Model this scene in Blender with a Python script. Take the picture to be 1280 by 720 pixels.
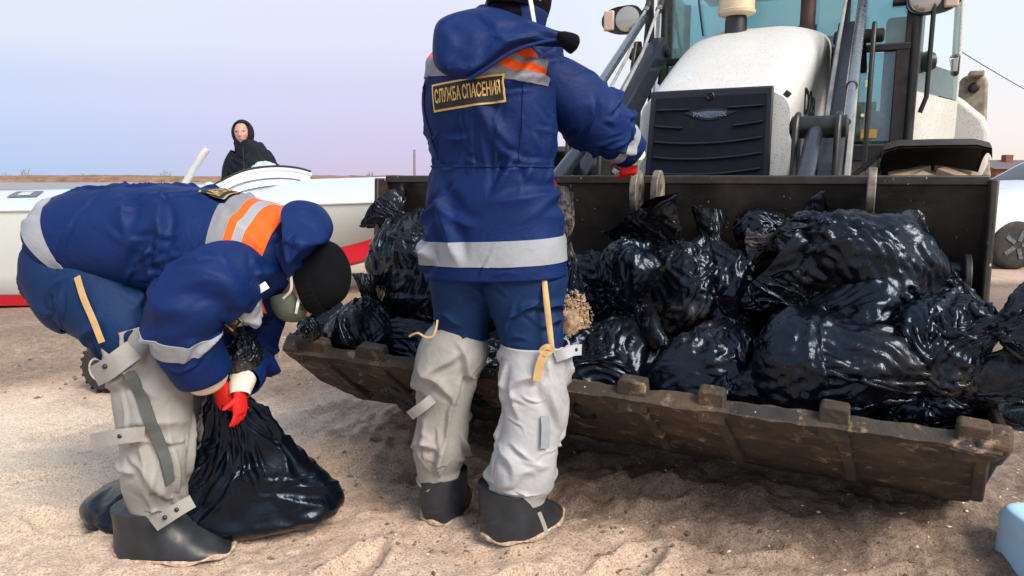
import bpy, bmesh, math, random
import numpy as np
from mathutils import Vector, Matrix, Euler
from mathutils.bvhtree import BVHTree
R = math.radians
for o in list(bpy.data.objects): bpy.data.objects.remove(o)
SC = bpy.context.scene
COL = SC.collection

# ------------------------------------------------------------------ camera
CAM_H, PITCH, FPX = 1.2, R(8.84), 900.0
cam = bpy.data.cameras.new('camera'); cam_o = bpy.data.objects.new('camera', cam); COL.objects.link(cam_o)
cam.sensor_width = 36; cam.lens = FPX / 1280 * 36; cam.clip_end = 6000; cam.clip_start = 0.05
cam_o.location = (0, 0, CAM_H); cam_o.rotation_euler = (math.pi / 2 - PITCH, 0, 0)
SC.camera = cam_o
SC.view_settings.view_transform = 'Standard'; SC.view_settings.look = 'None'
SC.view_settings.exposure = 0.55; SC.view_settings.gamma = 1.0

# ------------------------------------------------------------------ sky and sun
SUN_EL, SUN_AZ = R(42), R(138)          # azimuth from +Y (straight ahead) clockwise to the right
sun_dir = Vector((math.sin(SUN_AZ) * math.cos(SUN_EL), math.cos(SUN_AZ) * math.cos(SUN_EL), math.sin(SUN_EL)))
world = bpy.data.worlds.new('World'); SC.world = world; world.use_nodes = True
def build_world():
    nt = world.node_tree; N = nt.nodes; L = nt.links; N.clear()
    out = N.new('ShaderNodeOutputWorld'); bg = N.new('ShaderNodeBackground')
    sky = N.new('ShaderNodeTexSky'); sky.sky_type = 'NISHITA'; sky.sun_disc = False
    sky.sun_elevation = SUN_EL; sky.sun_rotation = SUN_AZ; sky.air_density = 1.0; sky.dust_density = 2.0
    geo = N.new('ShaderNodeNewGeometry')
    tc = N.new('ShaderNodeTexCoord')
    sep = N.new('ShaderNodeSeparateXYZ'); L.new(tc.outputs['Generated'], sep.inputs[0])
    # dusk gradient by elevation: pale lavender overhead, pink-violet belt, blue earth shadow at the horizon
    rA = N.new('ShaderNodeValToRGB'); rA.color_ramp.interpolation = 'EASE'
    def ramp(r, pts):
        e = r.color_ramp.elements
        while len(e) > 1: e.remove(e[-1])
        e[0].position = pts[0][0]; e[0].color = (*pts[0][1], 1)
        for p, c in pts[1:]:
            k = e.new(p); k.color = (*c, 1)
    def s(r, g, b): return tuple(((v / 255) / 12.92 if v / 255 <= .04045 else ((v / 255 + .055) / 1.055) ** 2.4) for v in (r, g, b))
    ramp(rA, [(0.0, s(182, 208, 244)), (0.03, s(190, 208, 246)), (0.10, s(206, 216, 246)), (0.17, s(226, 233, 247)), (0.28, s(238, 244, 252)), (0.6, s(216, 227, 243)), (1.0, s(196, 214, 240))])
    rB = N.new('ShaderNodeValToRGB'); rB.color_ramp.interpolation = 'EASE'
    ramp(rB, [(0.0, s(214, 200, 228)), (0.04, s(212, 203, 236)), (0.10, s(216, 212, 243)), (0.18, s(226, 229, 248)), (0.28, s(236, 242, 253)), (0.6, s(216, 227, 243)), (1.0, s(196, 214, 240))])
    rC = N.new('ShaderNodeValToRGB'); rC.color_ramp.interpolation = 'EASE'
    ramp(rC, [(0.0, s(255, 236, 226)), (0.06, s(250, 243, 243)), (0.15, s(240, 247, 253)), (0.35, s(228, 244, 255)), (0.6, s(216, 227, 243)), (1.0, s(196, 214, 240))])
    for r in (rA, rB, rC): L.new(sep.outputs['Z'], r.inputs[0])
    def azdot(az):
        d = N.new('ShaderNodeVectorMath'); d.operation = 'DOT_PRODUCT'
        d.inputs[1].default_value = (math.sin(az), math.cos(az), 0); L.new(tc.outputs['Generated'], d.inputs[0]); return d.outputs['Value']
    def mr(v, a, b):
        m = N.new('ShaderNodeMapRange'); m.interpolation_type = 'SMOOTHSTEP'
        m.inputs['From Min'].default_value = a; m.inputs['From Max'].default_value = b; L.new(v, m.inputs['Value']); return m.outputs['Result']
    def mix(f, a, b):
        m = N.new('ShaderNodeMix'); m.data_type = 'RGBA'
        if isinstance(f, (int, float)): m.inputs['Factor'].default_value = f
        else: L.new(f, m.inputs['Factor'])
        L.new(a, m.inputs['A']); L.new(b, m.inputs['B']); return m.outputs['Result']
    # belt is strongest opposite the glow, warm white towards the set sun on the right
    az = azdot(R(90))
    m1 = mix(mr(az, -0.62, -0.16), rA.outputs[0], rB.outputs[0])
    m2 = mix(mr(az, -0.12, 0.30), m1, rC.outputs[0])
    mul = N.new('ShaderNodeVectorMath'); mul.operation = 'SCALE'; mul.inputs['Scale'].default_value = 0.10
    L.new(sky.outputs[0], mul.inputs[0])
    add = N.new('ShaderNodeMix'); add.data_type = 'RGBA'; add.inputs['Factor'].default_value = 0.10
    L.new(m2, add.inputs['A']); L.new(mul.outputs[0], add.inputs['B'])
    L.new(add.outputs['Result'], bg.inputs['Color']); bg.inputs['Strength'].default_value = 0.74
    L.new(bg.outputs[0], out.inputs[0])
build_world()
sun = bpy.data.lights.new('sun', 'SUN'); sun.energy = 3.6; sun.angle = R(28); sun.color = (1.0, 0.88, 0.74)
sun_o = bpy.data.objects.new('sun', sun); COL.objects.link(sun_o)
sun_o.rotation_euler = (-sun_dir).to_track_quat('-Z', 'Y').to_euler()

# ------------------------------------------------------------------ pixel -> place
CP, SP = math.cos(PITCH), math.sin(PITCH)
def ray(px, py):
    dx, dy = (px - 640) / FPX, (360 - py) / FPX
    return np.array((dx, CP + dy * SP, -SP + dy * CP))
CAM = np.array((0, 0, CAM_H))
def P(px, py, Y):
    d = ray(px, py); return CAM + d * (Y / d[1])
def PG(px, py, z=0.0):
    d = ray(px, py); return CAM + d * ((z - CAM_H) / d[2])
# loader frame: origin on the ground under the middle of the bucket's top edge, x along the bucket, y backwards
T_A = R(26.28); T_O = np.array((0.473, 2.893, 0.0))
T_X = np.array((math.cos(T_A), -math.sin(T_A), 0)); T_Y = np.array((math.sin(T_A), math.cos(T_A), 0)); Z1 = np.array((0, 0, 1.0))
def w2t(p): q = np.asarray(p) - T_O; return np.stack([q @ T_X, q @ T_Y, q @ Z1], -1)
def t2w(p): p = np.asarray(p, float); return T_O + p[..., :1] * T_X + p[..., 1:2] * T_Y + p[..., 2:3] * Z1
def LT(px, py, yl):                      # where a sight line meets the loader's cross plane y = yl
    d = ray(px, py); t = (yl - (CAM - T_O) @ T_Y) / (d @ T_Y); return w2t(CAM + d * t)
def LX(px, py, xl):
    d = ray(px, py); t = (xl - (CAM - T_O) @ T_X) / (d @ T_X); return w2t(CAM + d * t)

# ------------------------------------------------------------------ noise (numpy)
def vnoise(p, seed=0):
    p = np.asarray(p, float); i = np.floor(p).astype(np.int64); f = p - i; f = f * f * (3 - 2 * f)
    def h(ix, iy, iz):
        n = (ix * 374761393 + iy * 668265263 + iz * 2147483647 + seed * 1274126177) & 0xFFFFFFFF
        n = ((n ^ (n >> 13)) * 1274126177) & 0xFFFFFFFF
        n = ((n ^ (n >> 16)) * 2246822519) & 0xFFFFFFFF
        return (n & 0xFFFF) / 32767.5 - 1
    x, y, z = i[..., 0], i[..., 1], i[..., 2]; fx, fy, fz = f[..., 0], f[..., 1], f[..., 2]
    def lx(a, b, t): return a + (b - a) * t
    return lx(lx(lx(h(x, y, z), h(x + 1, y, z), fx), lx(h(x, y + 1, z), h(x + 1, y + 1, z), fx), fy),
              lx(lx(h(x, y, z + 1), h(x + 1, y, z + 1), fx), lx(h(x, y + 1, z + 1), h(x + 1, y + 1, z + 1), fx), fy), fz)
def fbm(p, oct=4, seed=0, gain=.5):
    a, s, t = 1.0, 0.0, 0.0
    p = np.asarray(p, float)
    for k in range(oct):
        s = s + a * vnoise(p * 2 ** k + 17.3 * k, seed + k); t += a; a *= gain
    return s / t

# ------------------------------------------------------------------ materials
MATS = {}
class NT:
    def __init__(s, name):
        s.m = bpy.data.materials.new(name); s.m.use_nodes = True; s.nt = s.m.node_tree
        s.N = s.nt.nodes; s.L = s.nt.links; s.b = s.N['Principled BSDF']; MATS[name] = s.m
        s.tc = s.N.new('ShaderNodeTexCoord')
    def val(s, k, v):
        i = s.b.inputs[k]
        if hasattr(v, 'is_linked') or hasattr(v, 'links'): s.L.new(v, i)
        elif isinstance(v, (tuple, list)) and len(v) == 3: i.default_value = (*v, 1) if i.type == 'RGBA' else v
        else: i.default_value = v
        return s
    def co(s, scale=(1, 1, 1), rot=(0, 0, 0), kind='Object'):
        m = s.N.new('ShaderNodeMapping'); m.inputs['Scale'].default_value = scale; m.inputs['Rotation'].default_value = rot
        s.L.new(s.tc.outputs[kind], m.inputs[0]); return m.outputs[0]
    def noise(s, scale, detail=4, rough=.55, co=None, dist=0.0):
        n = s.N.new('ShaderNodeTexNoise'); n.inputs['Scale'].default_value = scale; n.inputs['Detail'].default_value = detail
        n.inputs['Roughness'].default_value = rough; n.inputs['Distortion'].default_value = dist
        s.L.new(co if co is not None else s.tc.outputs['Object'], n.inputs['Vector']); return n.outputs['Fac']
    def vor(s, scale, co=None, feat='F1', rand=1.0):
        n = s.N.new('ShaderNodeTexVoronoi'); n.feature = feat; n.inputs['Scale'].default_value = scale; n.inputs['Randomness'].default_value = rand
        s.L.new(co if co is not None else s.tc.outputs['Object'], n.inputs['Vector']); return n.outputs['Distance']
    def wave(s, scale, co=None, dist=2.0, dirn='X'):
        n = s.N.new('ShaderNodeTexWave'); n.inputs['Scale'].default_value = scale; n.inputs['Distortion'].default_value = dist; n.bands_direction = dirn
        n.inputs['Detail'].default_value = 3
        s.L.new(co if co is not None else s.tc.outputs['Object'], n.inputs['Vector']); return n.outputs['Fac']
    def attr(s, name, col=False):
        n = s.N.new('ShaderNodeAttribute'); n.attribute_name = name; return n.outputs['Color' if col else 'Fac']
    def ramp(s, f, pts, interp='LINEAR'):
        r = s.N.new('ShaderNodeValToRGB'); r.color_ramp.interpolation = interp; e = r.color_ramp.elements
        e[0].position, e[1].position = pts[0][0], pts[-1][0]
        cc = lambda c: (c, c, c, 1) if isinstance(c, (int, float)) else (*c, 1)
        e[0].color, e[1].color = cc(pts[0][1]), cc(pts[-1][1])
        for p, c in pts[1:-1]: k = e.new(p); k.color = cc(c)
        s.L.new(f, r.inputs[0]); return r.outputs[0]
    def mix(s, f, a, b, mode='MIX'):
        m = s.N.new('ShaderNodeMix'); m.data_type = 'RGBA'; m.blend_type = mode
        for k, v in (('Factor', f), ('A', a), ('B', b)):
            i = [q for q in m.inputs if q.name == k and (q.type == 'RGBA' or k == 'Factor')]
            i = i[0]
            if isinstance(v, (int, float)): i.default_value = v if k == 'Factor' else (v, v, v, 1)
            elif isinstance(v, (tuple, list)): i.default_value = (*v, 1)
            else: s.L.new(v, i)
        return [q for q in m.outputs if q.type == 'RGBA'][0]
    def math(s, op, a, b=0.0, clamp=False):
        m = s.N.new('ShaderNodeMath'); m.operation = op; m.use_clamp = clamp
        for i, v in ((0, a), (1, b)):
            if isinstance(v, (int, float)): m.inputs[i].default_value = v
            else: s.L.new(v, m.inputs[i])
        return m.outputs[0]
    def bump(s, h, strength=.3, dist=.01, prev=None):
        b = s.N.new('ShaderNodeBump'); b.inputs['Strength'].default_value = strength; b.inputs['Distance'].default_value = dist
        s.L.new(h, b.inputs['Height'])
        if prev is not None: s.L.new(prev, b.inputs['Normal'])
        s.L.new(b.outputs[0], s.b.inputs['Normal']); return b.outputs[0]
def simple(name, col, rough=.5, metal=0.0, var=.25, scale=8, bump=0.0, bscale=60, spec=.5, coat=0.0):
    t = NT(name); n = t.noise(scale, 5)
    lo = tuple(c * (1 - var) for c in col); hi = tuple(min(1, c * (1 + var)) for c in col)
    t.val('Base Color', t.ramp(n, [(.3, lo), (.7, hi)])); t.val('Roughness', t.ramp(t.noise(scale * 2.3), [(.3, max(0, rough - .1)), (.7, min(1, rough + .1))]))
    t.val('Metallic', metal); t.val('Specular IOR Level', spec); t.val('Coat Weight', coat)
    if bump: t.bump(t.noise(bscale, 4), bump, .004)
    return t.m

# ------------------------------------------------------------------ meshes
def loc_of(parent):
    M = np.eye(4)
    while parent is not None: M = np.array(parent.matrix_basis) @ M; parent = parent.parent
    return M
def smooth_mesh(me, angle=None):
    me.polygons.foreach_set('use_smooth', np.ones(len(me.polygons), bool))
    if angle is not None: me.set_sharp_from_angle(angle=R(angle))
    me.update()
class MB:
    def __init__(s): s.v, s.f, s.n = [], [], 0
    def add(s, v, f):
        v = np.asarray(v, float).reshape(-1, 3); s.v.append(v); s.f += [tuple(int(k) + s.n for k in q) for q in f]; s.n += len(v); return s
    def box(s, c, size, rot=None):
        h = np.asarray(size) / 2
        v = np.array([(x, y, z) for x in (-1, 1) for y in (-1, 1) for z in (-1, 1)], float) * h
        if rot is not None: v = v @ np.array(Euler(rot).to_matrix()).T
        return s.add(v + np.asarray(c), [(0, 1, 3, 2), (4, 6, 7, 5), (0, 4, 5, 1), (2, 3, 7, 6), (0, 2, 6, 4), (1, 5, 7, 3)])
    def beam(s, a, b, w, h, up=(0, 0, 1), w2=None, h2=None):
        a, b = np.asarray(a, float), np.asarray(b, float); d = b - a; d /= np.linalg.norm(d); x = np.cross(d, np.asarray(up, float)); x /= np.linalg.norm(x); y = np.cross(x, d)
        v = []
        for p, ww, hh in ((a, w, h), (b, w2 or w, h2 or h)):
            for sx, sy in ((-1, -1), (1, -1), (1, 1), (-1, 1)): v.append(p + x * sx * ww / 2 + y * sy * hh / 2)
        return s.add(v, [(3, 2, 1, 0), (4, 5, 6, 7), (0, 1, 5, 4), (1, 2, 6, 5), (2, 3, 7, 6), (3, 0, 4, 7)])
    def tube(s, path, rad, n=16, cap=True):
        path = np.asarray(path, float); m = len(path); rad = np.broadcast_to(np.asarray(rad, float), (m,))
        T = np.gradient(path, axis=0); T /= np.linalg.norm(T, axis=1)[:, None] + 1e-12
        u = np.array((0, 0, 1.0)); u = u if abs(T[0] @ u) < .9 else np.array((1.0, 0, 0)); vs = []
        for k in range(m):
            u = u - T[k] * (u @ T[k]); u /= np.linalg.norm(u); w = np.cross(T[k], u)
            a = np.arange(n) * 2 * math.pi / n
            vs.append(path[k] + rad[k] * (np.cos(a)[:, None] * u + np.sin(a)[:, None] * w))
        f = [(k * n + i, k * n + (i + 1) % n, (k + 1) * n + (i + 1) % n, (k + 1) * n + i) for k in range(m - 1) for i in range(n)]
        if cap: f += [tuple(range(n - 1, -1, -1)), tuple((m - 1) * n + i for i in range(n))]
        return s.add(np.concatenate(vs), f)
    def lathe(s, c, axis, prof, n=24, cap=True):          # prof: (distance along axis, radius)
        c, axis = np.asarray(c, float), np.asarray(axis, float); axis = axis / np.linalg.norm(axis)
        u = np.cross(axis, (0, 0, 1.0) if abs(axis[2]) < .9 else (1.0, 0, 0)); u /= np.linalg.norm(u); w = np.cross(axis, u)
        a = np.arange(n) * 2 * math.pi / n; ring = np.cos(a)[:, None] * u + np.sin(a)[:, None] * w
        v = np.concatenate([c + axis * d + ring * r for d, r in prof]); m = len(prof)
        f = [(k * n + i, k * n + (i + 1) % n, (k + 1) * n + (i + 1) % n, (k + 1) * n + i) for k in range(m - 1) for i in range(n)]
        if cap: f += [tuple(range(n - 1, -1, -1)), tuple((m - 1) * n + i for i in range(n))]
        return s.add(v, f)
    def prism(s, poly, off):                              # planar polygon (3D points) pushed along off
        p = np.asarray(poly, float); n = len(p); v = np.concatenate([p, p + np.asarray(off, float)])
        return s.add(v, [tuple(range(n - 1, -1, -1)), tuple(range(n, 2 * n))] + [(i, (i + 1) % n, n + (i + 1) % n, n + i) for i in range(n)])
    def grid(s, G, pi=False, caps=False):
        ni, nj = G.shape[:2]; f = []
        for i in range(ni if pi else ni - 1):
            i2 = (i + 1) % ni
            for j in range(nj - 1): f.append((i * nj + j, i2 * nj + j, i2 * nj + j + 1, i * nj + j + 1))
        if caps: f += [tuple(i * nj for i in range(ni - 1, -1, -1)), tuple(i * nj + nj - 1 for i in range(ni))]
        return s.add(G.reshape(-1, 3), f)
    def build(s, name, mat, parent=None, sharp=40, bevel=0.0, seg=2, world=False, flat=False, sub=0):
        V = np.concatenate(s.v)
        if world and parent is not None:
            Mi = np.linalg.inv(loc_of(parent)); V = V @ Mi[:3, :3].T + Mi[:3, 3]
        me = bpy.data.meshes.new(name); me.from_pydata(V.tolist(), [], s.f); me.update()
        bm = bmesh.new(); bm.from_mesh(me); bmesh.ops.recalc_face_normals(bm, faces=bm.faces); bm.to_mesh(me); bm.free()
        if not flat: smooth_mesh(me, sharp)
        o = bpy.data.objects.new(name, me); COL.objects.link(o)
        if mat: me.materials.append(MATS[mat])
        if parent is not None: o.parent = parent
        if bevel:
            b = o.modifiers.new('bevel', 'BEVEL'); b.width = bevel; b.segments = seg; b.limit_method = 'ANGLE'; b.angle_limit = R(35); b.harden_normals = False
        if sub:
            q = o.modifiers.new('sub', 'SUBSURF'); q.levels = sub; q.render_levels = sub
        return o
def tag(o, label=None, cat=None, group=None, kind=None):
    for k, v in (('label', label), ('category', cat), ('group', group), ('kind', kind)):
        if v: o[k] = v
    return o
def thing(name, label, cat, loc=(0, 0, 0), rz=0.0, group=None):
    o = bpy.data.objects.new(name, None); COL.objects.link(o); o.empty_display_size = .1
    o.location = loc; o.rotation_euler = (0, 0, rz); o.matrix_basis = Matrix.Translation(Vector([float(q) for q in loc])) @ Matrix.Rotation(rz, 4, 'Z')
    return tag(o, label, cat, group)
def spline(pts, n, closed=False):
    """Catmull-Rom through rows of pts (k,d) sampled n times, spaced by index"""
    p = np.asarray(pts, float); k = len(p); t = np.linspace(0, k - 1, n); i = np.clip(t.astype(int), 0, k - 2); f = (t - i)[:, None]
    g = lambda j: p[np.clip(j, 0, k - 1)]
    a, b, c, d = g(i - 1), g(i), g(i + 1), g(i + 2)
    return .5 * ((2 * b) + (-a + c) * f + (2 * a - 5 * b + 4 * c - d) * f ** 2 + (-a + 3 * b - 3 * c + d) * f ** 3)

# ------------------------------------------------------------------ cloth / film on a tube-shaped grid
class Tube:
    """sections: (centre xyz, half-width dir xyz, a, b_front, b_back, power)"""
    def __init__(s, secs, ni, nj, lump=0.0, seed=0, even=True, level=False):
        rows = np.array([list(c) + list(x) + [a, bf, bb, pw] for c, x, a, bf, bb, pw in secs], float)
        if even:                                           # resample evenly by length
            fine = spline(rows, 400); d = np.r_[0, np.cumsum(np.linalg.norm(np.diff(fine[:, :3], axis=0), axis=1) + np.abs(np.diff(fine[:, 6])) * .6)]
            q = np.linspace(0, d[-1], nj); rows = np.stack([np.interp(q, d, fine[:, k]) for k in range(fine.shape[1])], 1)
        else: rows = spline(rows, nj)
        s.ni, s.nj = ni, nj; s.C = rows[:, :3]
        T = np.gradient(s.C, axis=0); s.T = T / (np.linalg.norm(T, axis=1)[:, None] + 1e-9)
        if level: s.T = np.zeros_like(T); s.T[:, 2] = 1.0        # keep every section horizontal
        X = rows[:, 3:6]; X = X - s.T * (X * s.T).sum(1)[:, None]; s.X = X / (np.linalg.norm(X, axis=1)[:, None] + 1e-9)
        s.B = np.cross(s.T, s.X)
        s.th = np.arange(ni) * 2 * math.pi / ni
        c, sn = np.cos(s.th)[:, None], np.sin(s.th)[:, None]
        a, bf, bb, pw = [np.maximum(rows[:, k], 1e-4 if k < 9 else 1.5)[None, :] for k in (6, 7, 8, 9)]
        b = np.where(sn > 0, bf, bb)
        s.Rt = (np.abs(c / a) ** pw + np.abs(sn / b) ** pw) ** (-1 / pw)
        if lump: s.Rt = s.Rt * (1 + lump * fbm(np.stack([c * 1.3 + 0 * s.Rt, sn * 1.3 + 0 * s.Rt, np.linspace(0, 4, nj)[None] + 0 * s.Rt], -1) + seed * 7.7, 2, seed))
        s.spacing = np.linalg.norm(np.gradient(s.C, axis=0), axis=1)
    def pos(s, k=1.0, Rt=None):
        Rt = s.Rt if Rt is None else Rt
        return s.C[None] + k * Rt[..., None] * (np.cos(s.th)[:, None, None] * s.X[None] + np.sin(s.th)[:, None, None] * s.B[None])
    def radial(s, p):
        j = np.arange(s.nj)[None, :]; off = ((p - s.C[None]) * s.T[None]).sum(-1)
        jf = np.clip(j + np.clip(off / (s.spacing[None] + 1e-9), -6, 6), 0, s.nj - 1.001); j0 = jf.astype(int); f = (jf - j0)
        C = s.C[j0] + (s.C[j0 + 1] - s.C[j0]) * f[..., None]
        X, B, T = s.X[j0], s.B[j0], s.T[j0]
        d = p - C; d = d - T * (d * T).sum(-1)[..., None]
        x, y = (d * X).sum(-1), (d * B).sum(-1); r = np.sqrt(x * x + y * y) + 1e-9
        ti = (np.arctan2(y, x) / (2 * math.pi) * s.ni) % s.ni; i0 = ti.astype(int) % s.ni; g = ti - np.floor(ti); i1 = (i0 + 1) % s.ni
        ri = (s.Rt[i0, j0] * (1 - g) + s.Rt[i1, j0] * g) * (1 - f) + (s.Rt[i0, j0 + 1] * (1 - g) + s.Rt[i1, j0 + 1] * g) * f
        return r, ri, d / r[..., None]
def simulate(tb, exi=1.1, exj=1.1, steps=100, iters=3, pull=.04, puff=.03, bend=.15, grav=(0, 0, -.0004), noise=.006, nscale=14, seed=0,
             fix0=False, fix1=False, rest_i=None, floor=None, keep=1.0, capi=1.7, damp=.86, inner=.98, fixrows=(), fold=None, anchor=.06, mod=0.0):
    P0 = tb.pos(); ni, nj = tb.ni, tb.nj
    L_i = np.linalg.norm(np.roll(P0, -1, 0) - P0, axis=-1); L_j = np.linalg.norm(P0[:, 1:] - P0[:, :-1], axis=-1)
    if rest_i is not None: L_i = np.minimum(np.maximum(L_i, rest_i / ni), L_i * capi)
    if mod:                                                  # slack gathers in places, the rest lies taut
        mk = np.clip(.5 + 1.3 * fbm(P0 * mod + seed * 5.1, 2, seed + 90), 0, 1.3)
        exi = 1 + (exi - 1) * mk; exj = 1 + (exj - 1) * mk[:, :-1]
    L_i = L_i * exi; L_j = L_j * exj
    e2i = 2 * L_i * .97; e2j = 2 * (L_j[:, :-1] + L_j[:, 1:]) / 2 * .97
    Ld = np.sqrt(((L_i[:, :-1] + L_i[:, 1:]) / 2) ** 2 + L_j ** 2)
    nrm = P0 - tb.C[None]; nrm /= np.linalg.norm(nrm, axis=-1)[..., None] + 1e-9
    p = P0 + nrm * (noise * (1 + fbm(P0 * nscale, 3, seed))[..., None]) + noise * .5 * np.stack([fbm(P0 * nscale * 1.3 + 9 * k, 2, seed + 5 + k) for k in range(3)], -1)
    if fold is not None:                                     # seed soft folds: (amplitude, wavelength along, wavelength round, slant)
        amp, wl, wr, sl = fold; sl_ = np.r_[0, np.cumsum(np.linalg.norm(np.diff(tb.C, axis=0), axis=1))]; rm = tb.Rt.mean()
        sj = sl_[None, :] + 0 * tb.Rt; ang = tb.th[:, None] + 0 * tb.Rt; k = rm / wr * 2
        q3 = np.stack([np.cos(ang) * k, np.sin(ang) * k, (sj + sl * rm * np.sin(ang + seed) + sl * .6 * rm * np.cos(2 * ang + seed * 1.7)) / wl], -1) + seed * 3.3
        f1 = 1 - np.abs(fbm(q3, 2, seed + 60)) * 2.2; p = p + nrm * (amp * np.maximum(f1, 0) ** 1.3)[..., None]
    w = np.ones((ni, nj, 1))
    if fix0: w[:, 0] = 0
    if fix1: w[:, -1] = 0
    for r in fixrows: w[:, r] = 0
    p = np.where(w == 0, P0, p)
    v = np.zeros_like(p); g = np.asarray(grav)
    def solve(A, B, wa, wb, L, ks, kc):
        d = B - A; l = np.sqrt((d * d).sum(-1)) + 1e-9; e = (l - L) / l; e = np.where(e > 0, e * ks, e * kc)
        c = d * (e / (wa[..., 0] + wb[..., 0] + 1e-9))[..., None]
        return A + c * wa, B - c * wb
    for st in range(steps):
        q = p + w * (v + g)
        r, ri, d = tb.radial(q); q = q - w * d * (pull * np.maximum(r - ri, 0))[..., None]
        if anchor: q = q + w * tb.T[None] * (anchor * ((P0 - q) * tb.T[None]).sum(-1))[..., None]
        for it in range(iters):
            a = slice(0, ni, 2); b = slice(1, ni, 2)
            q[a], q[b] = solve(q[a], q[b], w[a], w[b], L_i[a], .9, .7)
            A, B = q[b].copy(), np.roll(q[a], -1, 0); A, B = solve(A, B, w[b], np.roll(w[a], -1, 0), L_i[b], .9, .7); q[b] = A; q[a] = np.roll(B, 1, 0)
            for s0 in (0, 1):
                m = (nj - s0) // 2; a = slice(s0, s0 + 2 * m, 2); b = slice(s0 + 1, s0 + 2 * m, 2)
                q[:, a], q[:, b] = solve(q[:, a], q[:, b], w[:, a], w[:, b], L_j[:, s0:s0 + 2 * m:2][:, :m], .9, .7)
            if bend:
                for s0 in (0, 2):                                # i bending
                    idx = np.concatenate([np.arange(s0, ni, 4), np.arange(s0 + 1, ni, 4)]); id2 = (idx + 2) % ni
                    q[idx], q[id2] = solve(q[idx], q[id2], w[idx], w[id2], e2i[idx], bend * .3, bend)
                for s0 in (0, 2):
                    jd = np.concatenate([np.arange(s0, nj - 2, 4), np.arange(s0 + 1, nj - 2, 4)])
                    q[:, jd], q[:, jd + 2] = solve(q[:, jd], q[:, jd + 2], w[:, jd], w[:, jd + 2], e2j[:, jd], bend * .3, bend)
            for sgn in (1, -1):                                  # shear
                for s0 in (0, 1):
                    ia = np.arange(s0, ni, 2); ib = (ia + 1) % ni
                    if sgn == 1: ja, jb = slice(0, nj - 1), slice(1, nj)
                    else: ja, jb = slice(1, nj), slice(0, nj - 1)
                    A, B = q[ia][:, ja], q[ib][:, jb]; A, B = solve(A, B, w[ia][:, ja], w[ib][:, jb], Ld[ia], .25, .12)
                    q[ia, ja] = A; q[ib, jb] = B
        r, ri, d = tb.radial(q); ri = ri * inner
        q = q + w * d * np.maximum(ri - r, 0)[..., None]
        q = q - w * d * np.maximum(r - ri - puff, 0)[..., None] * .5
        if floor is not None: q[..., 2] = np.maximum(q[..., 2], floor)
        v = (q - p) * damp; p = q
    return p
def upsample(G, f):
    ni, nj = G.shape[:2]
    def cr(a, b, c, d, t): return .5 * ((2 * b) + (-a + c) * t + (2 * a - 5 * b + 4 * c - d) * t ** 2 + (-a + 3 * b - 3 * c + d) * t ** 3)
    t = np.arange(ni * f) / f; i = t.astype(int); u = (t - i)[:, None, None]; g = lambda k: G[(i + k) % ni]
    H = cr(g(-1), g(0), g(1), g(2), u)
    t = np.linspace(0, nj - 1, (nj - 1) * f + 1); j = np.minimum(t.astype(int), nj - 2); u = (t - j)[None, :, None]; h = lambda k: H[:, np.clip(j + k, 0, nj - 1)]
    return cr(h(-1), h(0), h(1), h(2), u)
def normals(G, pi=True):
    di = (np.roll(G, -1, 0) - np.roll(G, 1, 0)) if pi else np.gradient(G, axis=0); dj = np.gradient(G, axis=1)
    n = np.cross(di, dj); return n / (np.linalg.norm(n, axis=-1)[..., None] + 1e-9)
def outward(tb, G):
    n = normals(G); d = G - tb.C[None]
    return n if (n * d).sum() > 0 else -n
def smooth_grid(G, k=1, pi=True, w=.5):
    for _ in range(k):
        a = (np.roll(G, 1, 0) + np.roll(G, -1, 0)) / 2
        b = G.copy(); b[:, 1:-1] = (G[:, :-2] + G[:, 2:]) / 2
        G = G * (1 - w) + w * (a + b) / 2
    return G
def patch(tb, G, n, i0, i1, j0, j1, off=.003):
    """sub-grid of a tube surface lifted off by a few millimetres: bands, patches sewn on"""
    idx = np.arange(i0, i1 + 1) % tb.ni
    return G[idx][:, j0:j1 + 1] + n[idx][:, j0:j1 + 1] * off
def band(name, mat, parent, tb, G, n, i0, i1, j0, j1, off=.003, sub=0):
    Q = patch(tb, G, n, i0, i1, j0, j1, off); Q0 = patch(tb, G, n, i0, i1, j0, j1, -.004)
    full = (i1 - i0) >= tb.ni
    if full: Q, Q0 = Q[:-1], Q0[:-1]
    # thin closed strip: outer face plus turned-in edges
    S = np.concatenate([Q0[:, :1], Q, Q0[:, -1:]], 1)
    if not full: S = np.concatenate([np.concatenate([Q0[:1, :1], Q0[:1], Q0[:1, -1:]], 1), S, np.concatenate([Q0[-1:, :1], Q0[-1:], Q0[-1:, -1:]], 1)], 0)
    return MB().grid(S, pi=full).build(name, mat, parent, sharp=50, world=True, sub=sub)
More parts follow.
